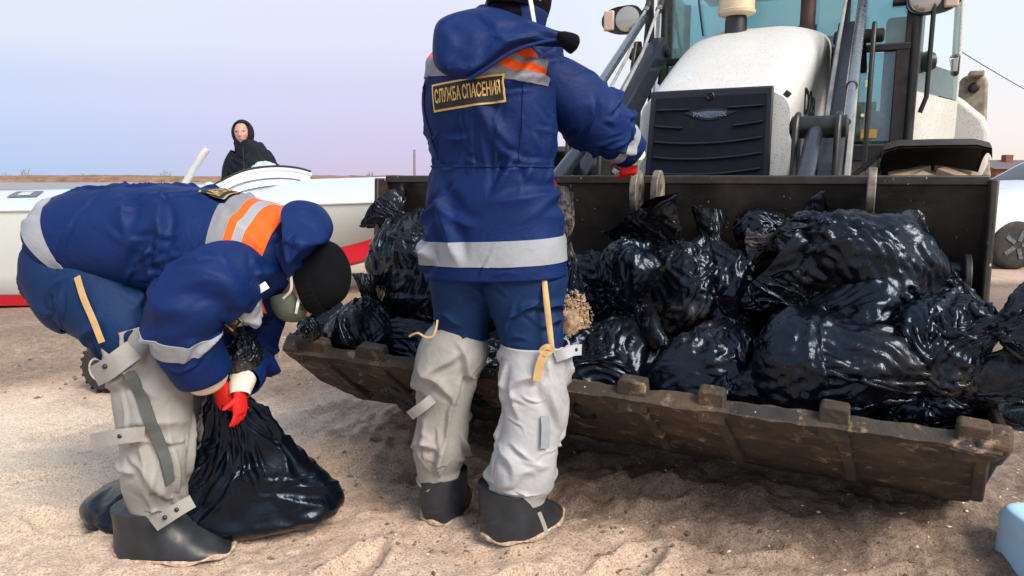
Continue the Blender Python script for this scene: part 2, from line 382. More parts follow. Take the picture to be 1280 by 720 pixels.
def creases(tb, groups, seed, gain=1.0, fade=(.03, .03), sharp=1.25):
    rs = np.random.RandomState(seed + 11); s = np.r_[0, np.cumsum(np.linalg.norm(np.diff(tb.C, axis=0), axis=1))]; L = s[-1]; rm = float(np.median(tb.Rt.mean(0))); per = 2 * math.pi * rm
    c = (tb.th * rm)[:, None]; S = s[None, :]; D = np.zeros_like(tb.Rt); q = np.stack([np.cos(tb.th)[:, None] * 2 + 0 * S, np.sin(tb.th)[:, None] * 2 + 0 * S, S * 9 + 0 * c], -1) + seed
    wob = fbm(q, 2, seed) * .02
    for K, s0, s1, ang, spr, ln, wd, amp in groups:
        K = max(3, int(K * L * per / .55)) if K > 8 else K
        for _ in range(K):
            cc, ss = rs.rand() * per, L * (s0 + (s1 - s0) * rs.rand()); a = R(ang + spr * rs.randn() * .7) * (1 if rs.rand() < .5 else -1); l = rs.uniform(*ln); w = rs.uniform(*wd); h = amp * rs.uniform(.5, 1.3) * gain; bend = rs.uniform(-.35, .35)
            dc = (c - cc + per / 2) % per - per / 2; ds = S - ss; u = (dc * math.cos(a) + ds * math.sin(a)) / (l / 2); v = -dc * math.sin(a) + ds * math.cos(a) + wob - bend * l * .5 * u * u
            win = np.clip(1 - u * u, 0, 1) ** 1.2; w2 = w * (.55 + .45 * win)
            D += h * win * (np.exp(-np.abs(v / w2) ** sharp) - .65 * np.exp(-((v - 1.7 * w2) / (1.1 * w2)) ** 2))
    f = np.minimum(1, np.minimum((S + .004) / fade[0], (L - S + .004) / fade[1])); return D * np.clip(f, 0, 1)

# ================================================================== SETTING
def axis_lines(lo, hi, step, far, grow=1.16):
    a = list(np.arange(lo, hi + step / 2, step)); d = step
    x = a[-1]
    while x < far: d *= grow; x += d; a.append(x)
    d = step; x = a[0]; b = []
    while x > -far: d *= grow; x -= d; b.append(x)
    return np.array(b[::-1] + a)
FOOTPRINTS = [(-1.9, 2.75, .35, .12, .5), (-1.55, 2.35, .3, .11, -.3), (-1.45, 3.1, .3, .11, .2), (-2.1, 3.3, .32, .12, .9), (-.75, 2.9, .3, .11, .4), (-.5, 2.05, .34, .12, 1.2),
              (-.3, 2.75, .3, .1, .1), (.05, 2.0, .2, .1, .2), (.35, 2.05, .3, .11, .7), (.7, 2.2, .32, .12, -.4), (1.05, 1.95, .3, .11, .3), (-1.7, 1.95, .33, .12, -.6), (-2.3, 2.5, .3, .12, .2),
              (-.9, 3.6, .3, .11, .4), (-1.25, 1.8, .3, .1, .9), (.45, 2.5, .3, .11, -.2), (-2.0, 2.1, .3, .11, .1), (-1.1, 2.6, .28, .11, .1)]
def ground_z(x, y):
    x, y = np.broadcast_arrays(np.asarray(x, float), np.asarray(y, float))
    near = np.clip(1 - (np.hypot(x, y - 3) - 4) / 5, 0, 1)
    p = np.stack([x, y, np.zeros_like(x)], -1)
    z = .022 * fbm(p * 1.3, 2, 3) + .022 * fbm(p * 4.5, 3, 5) + .018 * fbm(p * 13, 3, 9) + .007 * np.maximum(fbm(p * 27, 2, 19), -.1)
    rough = np.clip(1.2 - np.abs((x * .375 + y * .927) - 2.75) / .75, 0, 1) * (x > -.9)     # churned along the bucket
    q = fbm(p * 9, 3, 21); z = z + rough * (.040 * np.maximum(q, -.15) + .016 * fbm(p * 24, 2, 31))
    z = z + .010 * np.clip(1.0 - y / 3.4, 0, 1) * fbm(p * 7, 3, 14)
    for fx, fy, l, w, a in FOOTPRINTS:
        c, s = math.cos(a), math.sin(a); u = ((x - fx) * c + (y - fy) * s) / (l / 2); v = (-(x - fx) * s + (y - fy) * c) / (w / 2)
        d = np.sqrt(u * u + v * v); z = z - .034 * np.clip(1.25 - d, 0, .5) * 2 * (1 + .3 * q) + .016 * np.exp(-((d - 1.35) / .22) ** 2)
    bx = (x - T_O[0]) * T_X[0] + (y - T_O[1]) * T_X[1]; by = (x - T_O[0]) * T_Y[0] + (y - T_O[1]) * T_Y[1]      # ground raised to meet the bucket and thin the shadow under it
    sm = lambda v: np.clip(v, 0, 1) ** 2 * (3 - 2 * np.clip(v, 0, 1))
    z = z + .075 * sm((by + .50) / .25) * sm((.75 - by) / .3) * sm((bx + 1.45) / .35) * sm((1.5 - bx) / .3)
    # low bank below the boat
    z = z + .07 * np.clip((y - 4.6 + .35 * fbm(p * .9, 2, 77)) / .35, 0, 1) * np.clip((-x - .6) / .8, 0, 1)
    return z * np.maximum(near, 0.0) - .004
def flat_at(x, y): return float(ground_z(np.array([x]), np.array([y]))[0])

t = NT('sand')
wet = t.attr('wet'); lite = t.attr('lite')
co = t.tc.outputs['Object']
grain = t.noise(120, 5, .8, co); mid = t.noise(28, 6, .65, co); big = t.noise(2.2, 4, .6, co)
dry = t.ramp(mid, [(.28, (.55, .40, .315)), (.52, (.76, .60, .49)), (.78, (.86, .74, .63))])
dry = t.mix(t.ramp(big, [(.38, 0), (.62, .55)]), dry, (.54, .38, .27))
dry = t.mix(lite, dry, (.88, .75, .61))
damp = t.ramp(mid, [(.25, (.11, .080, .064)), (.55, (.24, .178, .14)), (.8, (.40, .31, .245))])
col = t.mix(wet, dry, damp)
gc = t.ramp(grain, [(.36, (.22, .19, .18)), (.47, (.80, .78, .76)), (.56, (1, 1, 1)), (.68, (1.0, 1.0, 1.0))])
col = t.mix(.85, col, gc, 'MULTIPLY')
spk = t.vor(120, co); col = t.mix(t.ramp(spk, [(.0, .7), (.10, .7), (.14, 0)]), col, (.80, .70, .60))
spk2 = t.vor(85, t.co((1, 1, 1), (0, 0, .6))); col = t.mix(t.ramp(spk2, [(.0, .8), (.11, .8), (.15, 0)]), col, (.11, .075, .055))
sepn = t.N.new('ShaderNodeSeparateXYZ'); t.L.new(co, sepn.inputs[0])
farm = t.math('MULTIPLY', t.math('SUBTRACT', sepn.outputs['Y'], 90.0), .05, True)
steppe = t.ramp(t.noise(.02, 5), [(.35, (.16, .105, .07)), (.65, (.24, .165, .115))])
col = t.mix(farm, col, steppe)
t.val('Base Color', col); t.val('Roughness', t.ramp(wet, [(0, .95), (1, .62)])); t.val('Specular IOR Level', .3)
t.bump(grain, .6, .008, t.bump(t.noise(75, 4, .75, co), .7, .015, t.bump(t.noise(24, 5, .65, co), .5, .025)))

def build_ground():
    X = axis_lines(-2.4, 2.4, .016, 3500); Y = axis_lines(1.4, 5.0, .016, 3500)
    gx, gy = np.meshgrid(X, Y, indexing='ij'); z = ground_z(gx, gy); ni, nj = gx.shape
    V = np.stack([gx, gy, z], -1).reshape(-1, 3)
    idx = np.arange(ni * nj).reshape(ni, nj)
    F = np.stack([idx[:-1, :-1], idx[1:, :-1], idx[1:, 1:], idx[:-1, 1:]], -1).reshape(-1, 4)
    me = bpy.data.meshes.new('ground'); me.vertices.add(len(V)); me.vertices.foreach_set('co', V.ravel())
    me.loops.add(F.size); me.loops.foreach_set('vertex_index', F.ravel()); me.polygons.add(len(F))
    me.polygons.foreach_set('loop_start', np.arange(len(F)) * 4); me.polygons.foreach_set('loop_total', np.full(len(F), 4)); me.update(calc_edges=True)
    smooth_mesh(me)
    x, y = V[:, 0], V[:, 1]; p = np.stack([x, y, 0 * x], -1)
    n = fbm(p * 2.2, 4, 41); d = x * .375 + y * .927           # distance along the loader's axis: bucket lip stands at ~2.3
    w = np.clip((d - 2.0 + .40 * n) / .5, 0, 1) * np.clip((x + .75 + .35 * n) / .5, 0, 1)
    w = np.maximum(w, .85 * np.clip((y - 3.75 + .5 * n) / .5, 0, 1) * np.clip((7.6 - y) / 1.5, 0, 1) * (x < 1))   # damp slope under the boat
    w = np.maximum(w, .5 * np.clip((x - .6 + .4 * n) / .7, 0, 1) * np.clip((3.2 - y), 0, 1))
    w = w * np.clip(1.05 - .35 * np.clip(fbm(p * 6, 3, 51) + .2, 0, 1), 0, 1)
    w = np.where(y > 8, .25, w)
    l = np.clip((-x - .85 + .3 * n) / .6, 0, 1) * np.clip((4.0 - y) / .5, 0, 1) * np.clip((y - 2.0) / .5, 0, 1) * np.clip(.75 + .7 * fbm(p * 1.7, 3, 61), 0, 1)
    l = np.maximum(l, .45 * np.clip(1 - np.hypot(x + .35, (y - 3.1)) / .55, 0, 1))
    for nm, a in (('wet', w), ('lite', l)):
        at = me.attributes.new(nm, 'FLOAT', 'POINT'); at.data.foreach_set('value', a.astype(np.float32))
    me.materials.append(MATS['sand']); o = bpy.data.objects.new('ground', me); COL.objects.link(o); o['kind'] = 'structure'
    return o
build_ground()

# river and far bank
t = NT('river'); t.val('Base Color', (.24, .25, .27)); t.val('Roughness', .55); t.val('Specular IOR Level', .2); t.bump(t.noise(.8, 4, .6, t.co((.3, 1.5, 1))), .15, .05)
def sheet(name, pts, mat):
    o = MB().add(pts, [tuple(range(len(pts)))]).build(name, mat, flat=True); o['kind'] = 'structure'; return o
sheet('river', [(-900, 56, .02), (900, 70, .02), (900, 150, .02), (-900, 136, .02)], 'river')
simple('reed', (.20, .12, .075), .9, var=.4, scale=.6)
def build_bank():
    rs = np.random.RandomState(4); n = 700
    x = np.linspace(-700, 700, n); y0 = 138 + x * .0155
    top = 1.15 + .25 * fbm(np.stack([x * .05, 0 * x, 0 * x], -1), 3, 2) + .25 * rs.rand(n)
    G = np.stack([np.stack([x, y0 - 1, 0 * x - .1], -1), np.stack([x, y0 + .5, top * .6], -1), np.stack([x, y0 + 4, top], -1), np.stack([x, y0 + 30, top * .8], -1), np.stack([x, y0 + 60, 0 * x], -1)], 1)
    o = MB().grid(G).build('reed_bank', 'reed'); tag(o, kind='stuff', label='brown dry reed bank along the far side of the river', cat='reeds')
build_bank()
# pebbles, shell bits and clods
simple('pebble', (.58, .47, .38), .8, var=.6, scale=40); simple('clod', (.15, .11, .085), .95, var=.4, scale=40)
def scatter(name, mat, n, fn, size, seed, label):
    rs = np.random.RandomState(seed); mb = MB()
    V0 = np.array([(1, 0, 0), (-1, 0, 0), (0, 1, 0), (0, -1, 0), (0, 0, 1), (0, 0, -1)], float)
    F0 = [(0, 2, 4), (2, 1, 4), (1, 3, 4), (3, 0, 4), (2, 0, 5), (1, 2, 5), (3, 1, 5), (0, 3, 5)]
    pts = fn(rs, n); z = ground_z(pts[:, 0], pts[:, 1]); allv = []; allf = []; k = 0
    for (x, y), zz in zip(pts, z):
        s = size[0] + (size[1] - size[0]) * rs.rand() ** 3; a = rs.rand() * 6.3
        v = V0 * (s * np.array((1, .5 + .5 * rs.rand(), .35 + .4 * rs.rand()))) * (1 + .35 * rs.randn(6, 1))
        c, sn = math.cos(a), math.sin(a); v = np.stack([v[:, 0] * c - v[:, 1] * sn, v[:, 0] * sn + v[:, 1] * c, v[:, 2]], 1)
        allv.append(v + (x, y, zz + s * .2)); allf += [tuple(q + k for q in f) for f in F0]; k += 6
    mb.add(np.concatenate(allv), allf); o = mb.build(name, mat, sharp=30); return tag(o, kind='stuff', label=label)
scatter('pebbles', 'pebble', 2600, lambda rs, n: np.stack([rs.uniform(-2.6, 2.6, n), 1.6 + 3.6 * rs.rand(n) ** 1.3], 1), (.0022, .010), 1, 'pale pebbles and shell bits strewn over the sand')
scatter('sand_clods', 'clod', 900, lambda rs, n: (lambda u, v: np.stack([u * .927 + v * .375 + .2, 2.55 - u * .375 + v * .927 - .08], 1))(rs.uniform(-1.2, 2.1, n), rs.normal(-.25, .28, n)), (.003, .014), 2, 'dark damp clods churned up along the bucket')
scatter('bank_clods', 'clod', 160, lambda rs, n: np.stack([rs.uniform(-3.4, -1.2, n), rs.normal(4.3, .35, n)], 1), (.004, .018), 5, 'dark damp clods scattered on the slope below the boat')

# ================================================================== BACKHOE LOADER
def steel(name, base, rust, rustamt, rough, scale=3.0, chips=.0):
    t = NT(name); a = t.noise(scale, 7, .65, dist=.6); b = t.noise(scale * 6, 5, .6); c = t.noise(scale * 2.2, 6, .7, t.co((1, 1, 6)))
    col = t.ramp(b, [(.3, tuple(x * .6 for x in base)), (.7, tuple(x * 1.5 for x in base))])
    col = t.mix(t.ramp(a, [(.5 - .12 * rustamt, 0), (.68 - .12 * rustamt, 1)]), col, rust)
    if chips:
        col = t.mix(t.math('MULTIPLY', t.ramp(t.vor(38, t.co((1, 1, .55))), [(.05, 1), (.12, 0)]), t.ramp(t.noise(4), [(.42, 0), (.6, chips)])), col, (.55, .48, .40))
    t.val('Base Color', col); t.val('Roughness', t.ramp(c, [(.3, rough - .15), (.7, rough + .2)])); t.val('Metallic', .15)
    t.bump(b, .25, .004, t.bump(a, .2, .01)); return t
steel('bucket_steel', (.020, .018, .017), (.050, .038, .030), .2, .45, chips=1.6)
t = NT('bucket_mud')
n1 = t.noise(6, 8, .7, t.co((1, 1.1, 1.1)), dist=.8); n2 = t.noise(16, 6, .7); n3 = t.noise(2.2, 5, .6, dist=1)
c = t.ramp(n1, [(.32, (.014, .010, .008)), (.48, (.034, .026, .021)), (.60, (.085, .052, .030)), (.70, (.032, .023, .017))])
c = t.mix(t.ramp(n2, [(.57, 0), (.66, .8)]), c, (.30, .21, .135)); c = t.mix(t.ramp(n3, [(.5, 0), (.62, .7)]), c, (.03, .023, .018))
t.val('Base Color', c); t.val('Roughness', .75); t.bump(n2, .5, .012, t.bump(n1, .5, .02))
def dirty_white(name, base=(.56, .58, .59), speck=1.0, grime=.5):
    t = NT(name); v = t.vor(52); v2 = t.vor(80, t.co((1, 1, 1), (.4, .3, .2))); g = t.noise(2.6, 6, .65, dist=.5)
    c = t.mix(t.ramp(g, [(.42, 0), (.75, grime)]), base, (.46, .42, .37))
    m = t.math('MULTIPLY', t.ramp(v, [(.12, .8), (.22, 0)]), t.ramp(t.noise(5), [(.3, .35), (.6, speck)]))
    m2 = t.math('MULTIPLY', t.ramp(v2, [(.15, .9), (.26, 0)]), t.ramp(t.noise(11), [(.3, .2), (.6, speck)]))
    c = t.mix(m, c, (.10, .085, .075)); c = t.mix(m2, c, (.25, .22, .20))
    t.val('Base Color', c); t.val('Roughness', t.ramp(g, [(.3, .3), (.7, .55)])); t.val('Specular IOR Level', .5); return t
dirty_white('hood_white'); dirty_white('fender_white', (.56, .57, .55), 1.6, .8)
simple('black_metal', (.011, .012, .014), .45, var=.4, scale=12, bump=.1)
simple('black_rubber', (.024, .022, .021), .75, var=.5, scale=14, bump=.2)
simple('navy_paint', (.005, .008, .018), .42, var=.35, scale=10, coat=.2)
simple('grille_dark', (.004, .008, .017), .6, var=.4, scale=10, bump=.15, spec=.25)
simple('grey_paint', (.26, .27, .27), .5, var=.3, scale=9)
simple('chrome', (.34, .36, .38), .25, metal=1.0, var=.1, scale=20)
simple('rust_pipe', (.050, .028, .022), .55, metal=.4, var=.5, scale=16)
simple('cream', (.60, .50, .34), .4, var=.15, scale=6)
simple('dusty_tyre', (.30, .225, .165), .95, var=.35, scale=10, bump=.4, bscale=40)
simple('dusty_guard', (.018, .016, .015), .7, var=.6, scale=7, bump=.2)
simple('boom_dust', (.27, .24, .19), .9, var=.45, scale=14, bump=.5, bscale=30)
simple('ivory_dot', (.85, .80, .66), .5)  # plain ivory of the window dots, not emissive
simple('ink', (.012, .012, .014), .5); simple('badge_grey', (.10, .13, .20), .35, metal=.5); simple('badge_letter', (.17, .20, .27), .3, metal=.5)  # badge lettering has an even tone close to its plate
t = NT('headlamp_glass'); t.val('Base Color', (.42, .41, .39)); t.val('Roughness', .12); t.val('Metallic', .6); t.bump(t.vor(90), .08, .004)
simple('amber_lens', (.55, .40, .33), .2, var=.1)
t = NT('cab_glass'); t.val('Base Color', (.42, .72, .76)); t.val('Roughness', .03); t.val('Transmission Weight', .0); t.val('IOR', 1.5)
def glassify(t, tint, fac, dirt=.12):
    tr = t.N.new('ShaderNodeBsdfTransparent'); tr.inputs[0].default_value = (*tint, 1)
    gl = t.N.new('ShaderNodeBsdfGlossy'); gl.inputs['Roughness'].default_value = .02; gl.inputs[0].default_value = (.95, 1, 1, 1)
    di = t.N.new('ShaderNodeBsdfDiffuse'); di.inputs[0].default_value = (.45, .60, .60, 1)
    fr = t.N.new('ShaderNodeFresnel'); fr.inputs[0].default_value = fac
    m = t.N.new('ShaderNodeMixShader'); t.L.new(fr.outputs[0], m.inputs[0]); t.L.new(tr.outputs[0], m.inputs[1]); t.L.new(gl.outputs[0], m.inputs[2])
    m2 = t.N.new('ShaderNodeMixShader'); t.L.new(t.ramp(t.noise(5, 6, .7), [(.35, dirt * .4), (.75, dirt * 2)]), m2.inputs[0]); t.L.new(m.outputs[0], m2.inputs[1]); t.L.new(di.outputs[0], m2.inputs[2])
    out = [n for n in t.N if n.type == 'OUTPUT_MATERIAL'][0]; t.L.new(m2.outputs[0], out.inputs[0])
glassify(t, (.46, .72, .76), 1.8, .16)
t = NT('clear_glass'); glassify(t, (.80, .90, .92), 1.6, .05)

def text_mesh(txt, size=1.0, bold=0.0, shear=0.0, spacing=1.0):
    cu = bpy.data.curves.new('txt', 'FONT'); cu.body = txt; cu.size = size; cu.offset = bold; cu.shear = shear; cu.align_x = 'CENTER'; cu.align_y = 'CENTER'; cu.space_character = spacing; cu.resolution_u = 3
    o = bpy.data.objects.new('txt', cu); COL.objects.link(o); bpy.context.view_layer.update()
    me = o.evaluated_get(bpy.context.evaluated_depsgraph_get()).to_mesh()
    v = np.array([x.co[:] for x in me.vertices]); f = [tuple(q.vertices) for q in me.polygons]
    bpy.data.objects.remove(o); bpy.data.curves.remove(cu)
    return v, f

loader = thing('backhoe_loader', 'white backhoe loader with speckled hood, dark grille and wide bucket lowered on the sand', 'loader', tuple(T_O), -T_A)
BW = 1.225; BWR = 1.205
# inner profile (y, z) from the lip down the floor and up the back
PROF = [(-.63, .525), (-.52, .43), (-.40, .335), (-.26, .235), (-.1, .16), (.05, .14), (.15, .20), (.195, .35), (.185, .6), (.15, .85), (.10, 1.04), (.06, 1.185)]
def bucket():
    p = spline(np.array(PROF), 40); T = np.gradient(p, axis=0); T /= np.linalg.norm(T, axis=1)[:, None]; n = np.stack([T[:, 1], -T[:, 0]], 1)   # outward (down/back)
    th = np.interp(np.linspace(0, 1, 40), [0, .12, .3, 1], [.035, .035, .022, .022])[:, None]
    q = p + n * th * np.where(n[:, :1] * 0 + 1 > 0, 1, 1)
    ring = np.concatenate([p, q[::-1]]); xs = np.linspace(-BW, BWR, 36)
    G = np.stack([np.stack([np.full(len(ring), x), ring[:, 0], ring[:, 1]], -1) for x in xs], 1)
    # dents along lip
    G[..., 2] += .004 * fbm(G * 5, 2, 3)
    b = MB().grid(G, pi=True, caps=True).build('bucket', 'bucket_steel', loader, sharp=45)
    # mud-caked, scraped underside of the floor
    k = 21; U = np.concatenate([(p - n * .006)[2::-1], (q + n * .004)[:18]]); n = np.concatenate([-n[2::-1], n[:18]]); xs = np.linspace(-BW - .003, BWR + .003, 150); lay = np.stack([np.stack([np.full(k, x), U[:, 0], U[:, 1]], -1) for x in xs], 0)
    bump = .016 * np.maximum(fbm(lay * 6, 4, 8), 0) ** .7 + .006 * fbm(lay * 22, 2, 9)
    lay[..., 1] += bump * n[None, :k, 0]; lay[..., 2] += bump * n[None, :k, 1]
    MB().grid(lay).build('scraped_underside', 'bucket_mud', b)
    # side plates with a hollowed front edge
    T = np.gradient(p, axis=0); T /= np.linalg.norm(T, axis=1)[:, None]; n = np.stack([T[:, 1], -T[:, 0]], 1)
    side = [(.06, 1.19), (-.015, 1.19), (-.03, .95), (-.055, .75), (-.11, .63), (-.22, .57), (-.42, .55), (-.64, .54), (-.63, .505)] + [tuple(x) for x in (p + n * .01)[2:]]
    for s in (-1, 1):
        BX = BW if s < 0 else BWR
        MB().prism([(s * BX - (.02 if s < 0 else 0), y, z) for y, z in side], (.022, 0, 0)).build('side_plate', 'bucket_steel', b, bevel=.006)
        # worn corner block of the cutting edge
        MB().box((s * (BX - .015), -.57, .485), (.085, .17, .075), (R(-33), 0, 0)).build('corner_block', 'bucket_mud', b, bevel=.012)
        # pin housing inside each cheek
        MB().lathe((s * (BX - .035), -.01, .86), (-s, 0, 0), [(0, .085), (.02, .085), (.03, .055), (.12, .055), (.13, .085), (.155, .085), (.16, .03), (.30, .03)], 20).build('pin_boss', 'black_metal', b, bevel=.004)
    # rolled top edge
    MB().box(((BWR - BW) / 2, .078, 1.185), (BW + BWR + .01, .05, .035)).build('top_rail', 'bucket_steel', b, bevel=.006)
    # lifting eyes welded on the top rail
    for px in (796, 822, 1089):
        c = LT(px, 241, .0); eye(b, c[0], c[2])
    # shanks of the bolted teeth, ground down
    rs = np.random.RandomState(3)
    for px, py, w in ((395, 452, .16), (468, 458, .13), (640, 478, .10), (792, 497, .10), (890, 510, .085), (1043, 523, .085), (1218, 545, .085)):
        c = LT(px, py, -.62); y = -.635; z = .512
        poly = np.array([(-w / 2, .0, -.065), (w / 2, .0, -.065), (w / 2 * .92, -.018, .034), (w / 2 * .80, -.019, .041), (-w / 2 * .75, -.019, .045), (-w / 2 * .95, -.018, .036)])
        MB().prism(poly + np.array((np.clip(c[0], -BW + .08, BWR - .06), y, z)), (0, .045, .012)).build('tooth_shank', 'bucket_mud', b, bevel=.008)
        MB().beam((np.clip(c[0], -BW + .08, BWR - .06) + w * .3, -.62, .465), (np.clip(c[0], -BW + .08, BWR - .06) + w * .3 + .03, -.38, .255), .035, .03, (0, 1, 1)).build('tooth_strap', 'bucket_mud', b, bevel=.008)
    return b
def eye(b, x, z):
    prof = [(math.cos(a) * .062, math.sin(a) * .088) for a in np.linspace(0, 2 * math.pi, 22, endpoint=False)]
    hole = [(math.cos(a) * .016, math.sin(a) * .030) for a in np.linspace(0, 2 * math.pi, 22, endpoint=False)]
    n = 22; v = []
    for xx in (-.014, .014):
        v += [(x + xx, .0 + p[0], z + p[1]) for p in prof] + [(x + xx, .0 + p[0], z + p[1]) for p in hole]
    f = []
    for i in range(n):
        j = (i + 1) % n
        f += [(i, j, n + j, n + i), (2 * n + j, 2 * n + i, 3 * n + i, 3 * n + j), (j, i, 2 * n + i, 2 * n + j), (n + i, n + j, 3 * n + j, 3 * n + i)]
    MB().add(v, f).build('lifting_eye', 'bucket_eye', b, bevel=.004)
steel('bucket_eye', (.10, .09, .08), (.30, .27, .23), .5, .5, 9)
bucket_o = bucket()

# ---- hood
HF, HB = 1.45, 2.85
def hood():
    f0, f1 = LT(801, 116, HF), LT(990, 107, HF); b0, b1 = LT(866, 50, HB), LT(1041, 40, HB)
    print('hood', f0, f1, b0, b1)
    st = []
    for k, (u, zl, zc) in enumerate([(0, 0, .03), (.08, .05, .035), (.3, .20, .05), (.6, .40, .06), (.85, .54, .06), (1, .58, .055)]):
        xl = f0[0] + (b0[0] - f0[0]) * u; xr = f1[0] + (b1[0] - f1[0]) * u; zt = (f0[2] + f1[2]) / 2 - .03; zt = zt + (((b0[2] + b1[2]) / 2) - zt) * (zl / .58)
        st.append((HF + (HB - HF) * u, xl, xr, zt, zc))
    st = spline(np.array(st), 26)
    def sec(y, xl, xr, zt, zc, n=34, lo=.62):
        cx, w = (xl + xr) / 2, (xr - xl) / 2; t_ = np.linspace(-1, 1, n); pts = []
        a = np.linspace(math.pi, 0, n); pw = .37
        x = cx + w * np.sign(np.cos(a)) * np.abs(np.cos(a)) ** pw; z = zt - .22 + (.22 + zc * (1 - ((x - cx) / w) ** 2)) * np.abs(np.sin(a)) ** (pw * 1.1)
        up = np.stack([x, np.full(n, y), z], -1)
        return np.concatenate([[(xl + .01, y, lo)], [(xl + .005, y, lo + .4)], up, [(xr - .005, y, lo + .4)], [(xr - .01, y, lo)]])
    G = np.stack([sec(*r) for r in st], 1)
    MB().grid(G).build('hood', 'hood_white', loader, sharp=None)
    # seam line where the bonnet meets the lower nose panel
    fr = G[:, 0]; c = fr.mean(0)
    nose = MB().add(fr, [tuple(range(len(fr)))]).build('nose_panel', 'hood_white', loader, flat=True)
    return G, st
hoodG, hst = hood()
gl = [LT(815, 115, HF - .02), LT(968, 107, HF - .02), LT(960, 262, HF - .02), LT(803, 268, HF - .02)]
def quad(a, b, c, d, u, v): a, b, c, d = map(np.asarray, (a, b, c, d)); return (a * (1 - u) + b * u) * (1 - v) + (d * (1 - u) + c * u) * v
def grille():
    g = MB().prism([p for p in gl], (0, -.02, 0)).build('grille', 'grille_frame', loader, bevel=.012)
    y0 = np.array((0, -.024, 0))
    ins = [quad(*gl, u, v) + y0 for u, v in ((.05, .06), (.95, .06), (.95, .99), (.05, .99))]
    m = MB(); nu, nv = 90, 60                                  # pressed mesh sheet
    U, V = np.meshgrid(np.linspace(0, 1, nu), np.linspace(0, 1, nv), indexing='ij')
    Gd = np.array([[quad(*ins, u, v) for v in np.linspace(0, 1, nv)] for u in np.linspace(0, 1, nu)])
    Gd[..., 1] += -.0022 * (np.arange(nu) % 2)[:, None]
    MB().grid(Gd).build('grille_mesh', 'grille_dark', g)
    for k in range(7):
        v = .10 + k * .135; path = np.array([quad(*ins, u, v + .035 * (1 - (2 * u - 1) ** 2) * (1 if k else .2)) for u in np.linspace(.02, .98, 20)]) + np.array((0, -.006, 0))
        if k == 1: parts = [path[:6], path[14:]]
        elif k == 0: parts = [path[:7], path[13:]]
        else: parts = [path]
        for q in parts: MB().tube(q, .0085, 8).build('grille_bar', 'grille_bar', g)
    c = LT(887, 143, HF - .05); e = MB(); a = np.linspace(0, 2 * math.pi, 40, endpoint=False)
    wing = [(.105 * math.cos(q) * (1 + .45 * abs(math.cos(q)) ** 6), 0, .032 * math.sin(q) * (1 - .5 * abs(math.cos(q)) ** 4) + .012 * abs(math.cos(q)) ** 3) for q in a]
    bd = MB().prism(np.array(wing) + c + np.array((0, .012, 0)), (0, -.012, 0)).build('badge', 'badge_dark', g, bevel=.003)
    MB().prism(np.array(wing) * np.array((.62, 1, .62)) + c, (0, -.003, 0)).build('badge_plate', 'badge_grey', bd)
    v, f = text_mesh('РАНСИТЕК', .034, .0012); v = np.stack([v[:, 0], -.0045 + 0 * v[:, 0], v[:, 1]], 1) + c
    MB().add(v, f).build('badge_lettering', 'badge_letter', bd, flat=True)
    c = LT(888, 120, HF - .05); MB().lathe(c + np.array((0, .03, 0)), (0, -1, 0), [(0, .022), (.03, .022), (.034, .018), (.024, .012), (.024, .002)], 20).build('hood_lock', 'black_metal', g)
simple('grille_frame', (.007, .011, .022), .4, var=.3); simple('grille_bar', (.004, .006, .010), .4); simple('badge_dark', (.010, .012, .018), .35)
grille()
# model lettering on the hood cheek, side vents and latch
def cheek_text():
    v, f = text_mesh('D2в', .21, .005); xl = max(LT(1004, 110, HF + .15)[0], .44)
    c = LX(1012, 108, .46); print('cheek', c)
    xr = np.interp(1.95, hst[:, 0], hst[:, 2])
    vv = np.stack([np.full(len(v), 0.0), v[:, 0] * 1.1 + 2.06, v[:, 1] + 1.63], 1); mbv = MB().grid(hoodG); bv = BVHTree.FromPolygons(np.concatenate(mbv.v).tolist(), mbv.f); vv = np.array([(lambda h: (h[0].x + .004, y, z) if h[0] is not None else (.5, y, z))(bv.ray_cast(Vector((2.0, y, z)), Vector((-1, 0, 0)))) for _, y, z in vv])
    MB().add(vv, f).build('model_lettering', 'ink', loader, flat=True)
cheek_text()
lc = hoodG[-9, 3]; MB().box((hst[3][2] - .03, hst[3][0], hst[3][3] - .03), (.03, .05, .035), (0, R(40), 0)).build('hood_latch', 'black_metal', loader, bevel=.005)

# ---- chassis, axle, wheels, mudguards
MB().box((.02, 2.7, .75), (.62, 2.2, .5)).build('chassis', 'black_metal', loader, bevel=.02)
def wheel(x, y, r, w, name, axle=.0):
    prof = [(-.5, .55), (-.5, .8), (-.44, .93), (-.3, .985), (0, 1), (.3, .985), (.44, .93), (.5, .8), (.5, .55)]
    o = MB().lathe((x, y, r), (1, 0, 0), [(a * w, b * r) for a, b in prof], 44, cap=True).build(name, 'dusty_tyre', loader)
    for k in range(22):
        for s in (-1, 1):
            a = (k + (.25 if s > 0 else -.25)) * 2 * math.pi / 22; a2 = a + .22
            p0 = np.array((x + s * .03, y + math.cos(a) * r * 1.005, r + math.sin(a) * r * 1.005)); p1 = np.array((x + s * w * .48, y + math.cos(a2) * r * .95, r + math.sin(a2) * r * .95))
            MB().beam(p0, p1, .07, .06, (0, math.cos(a), math.sin(a))).build('tread_lug', 'dusty_tyre', o)
    MB().lathe((x, y, r), (1, 0, 0), [(-w * .42, .0), (-w * .4, .54 * r), (-w * .45, .56 * r), (w * .45, .56 * r), (w * .4, .54 * r), (w * .42, 0)], 32, cap=False).build('rim', 'grey_paint', o)
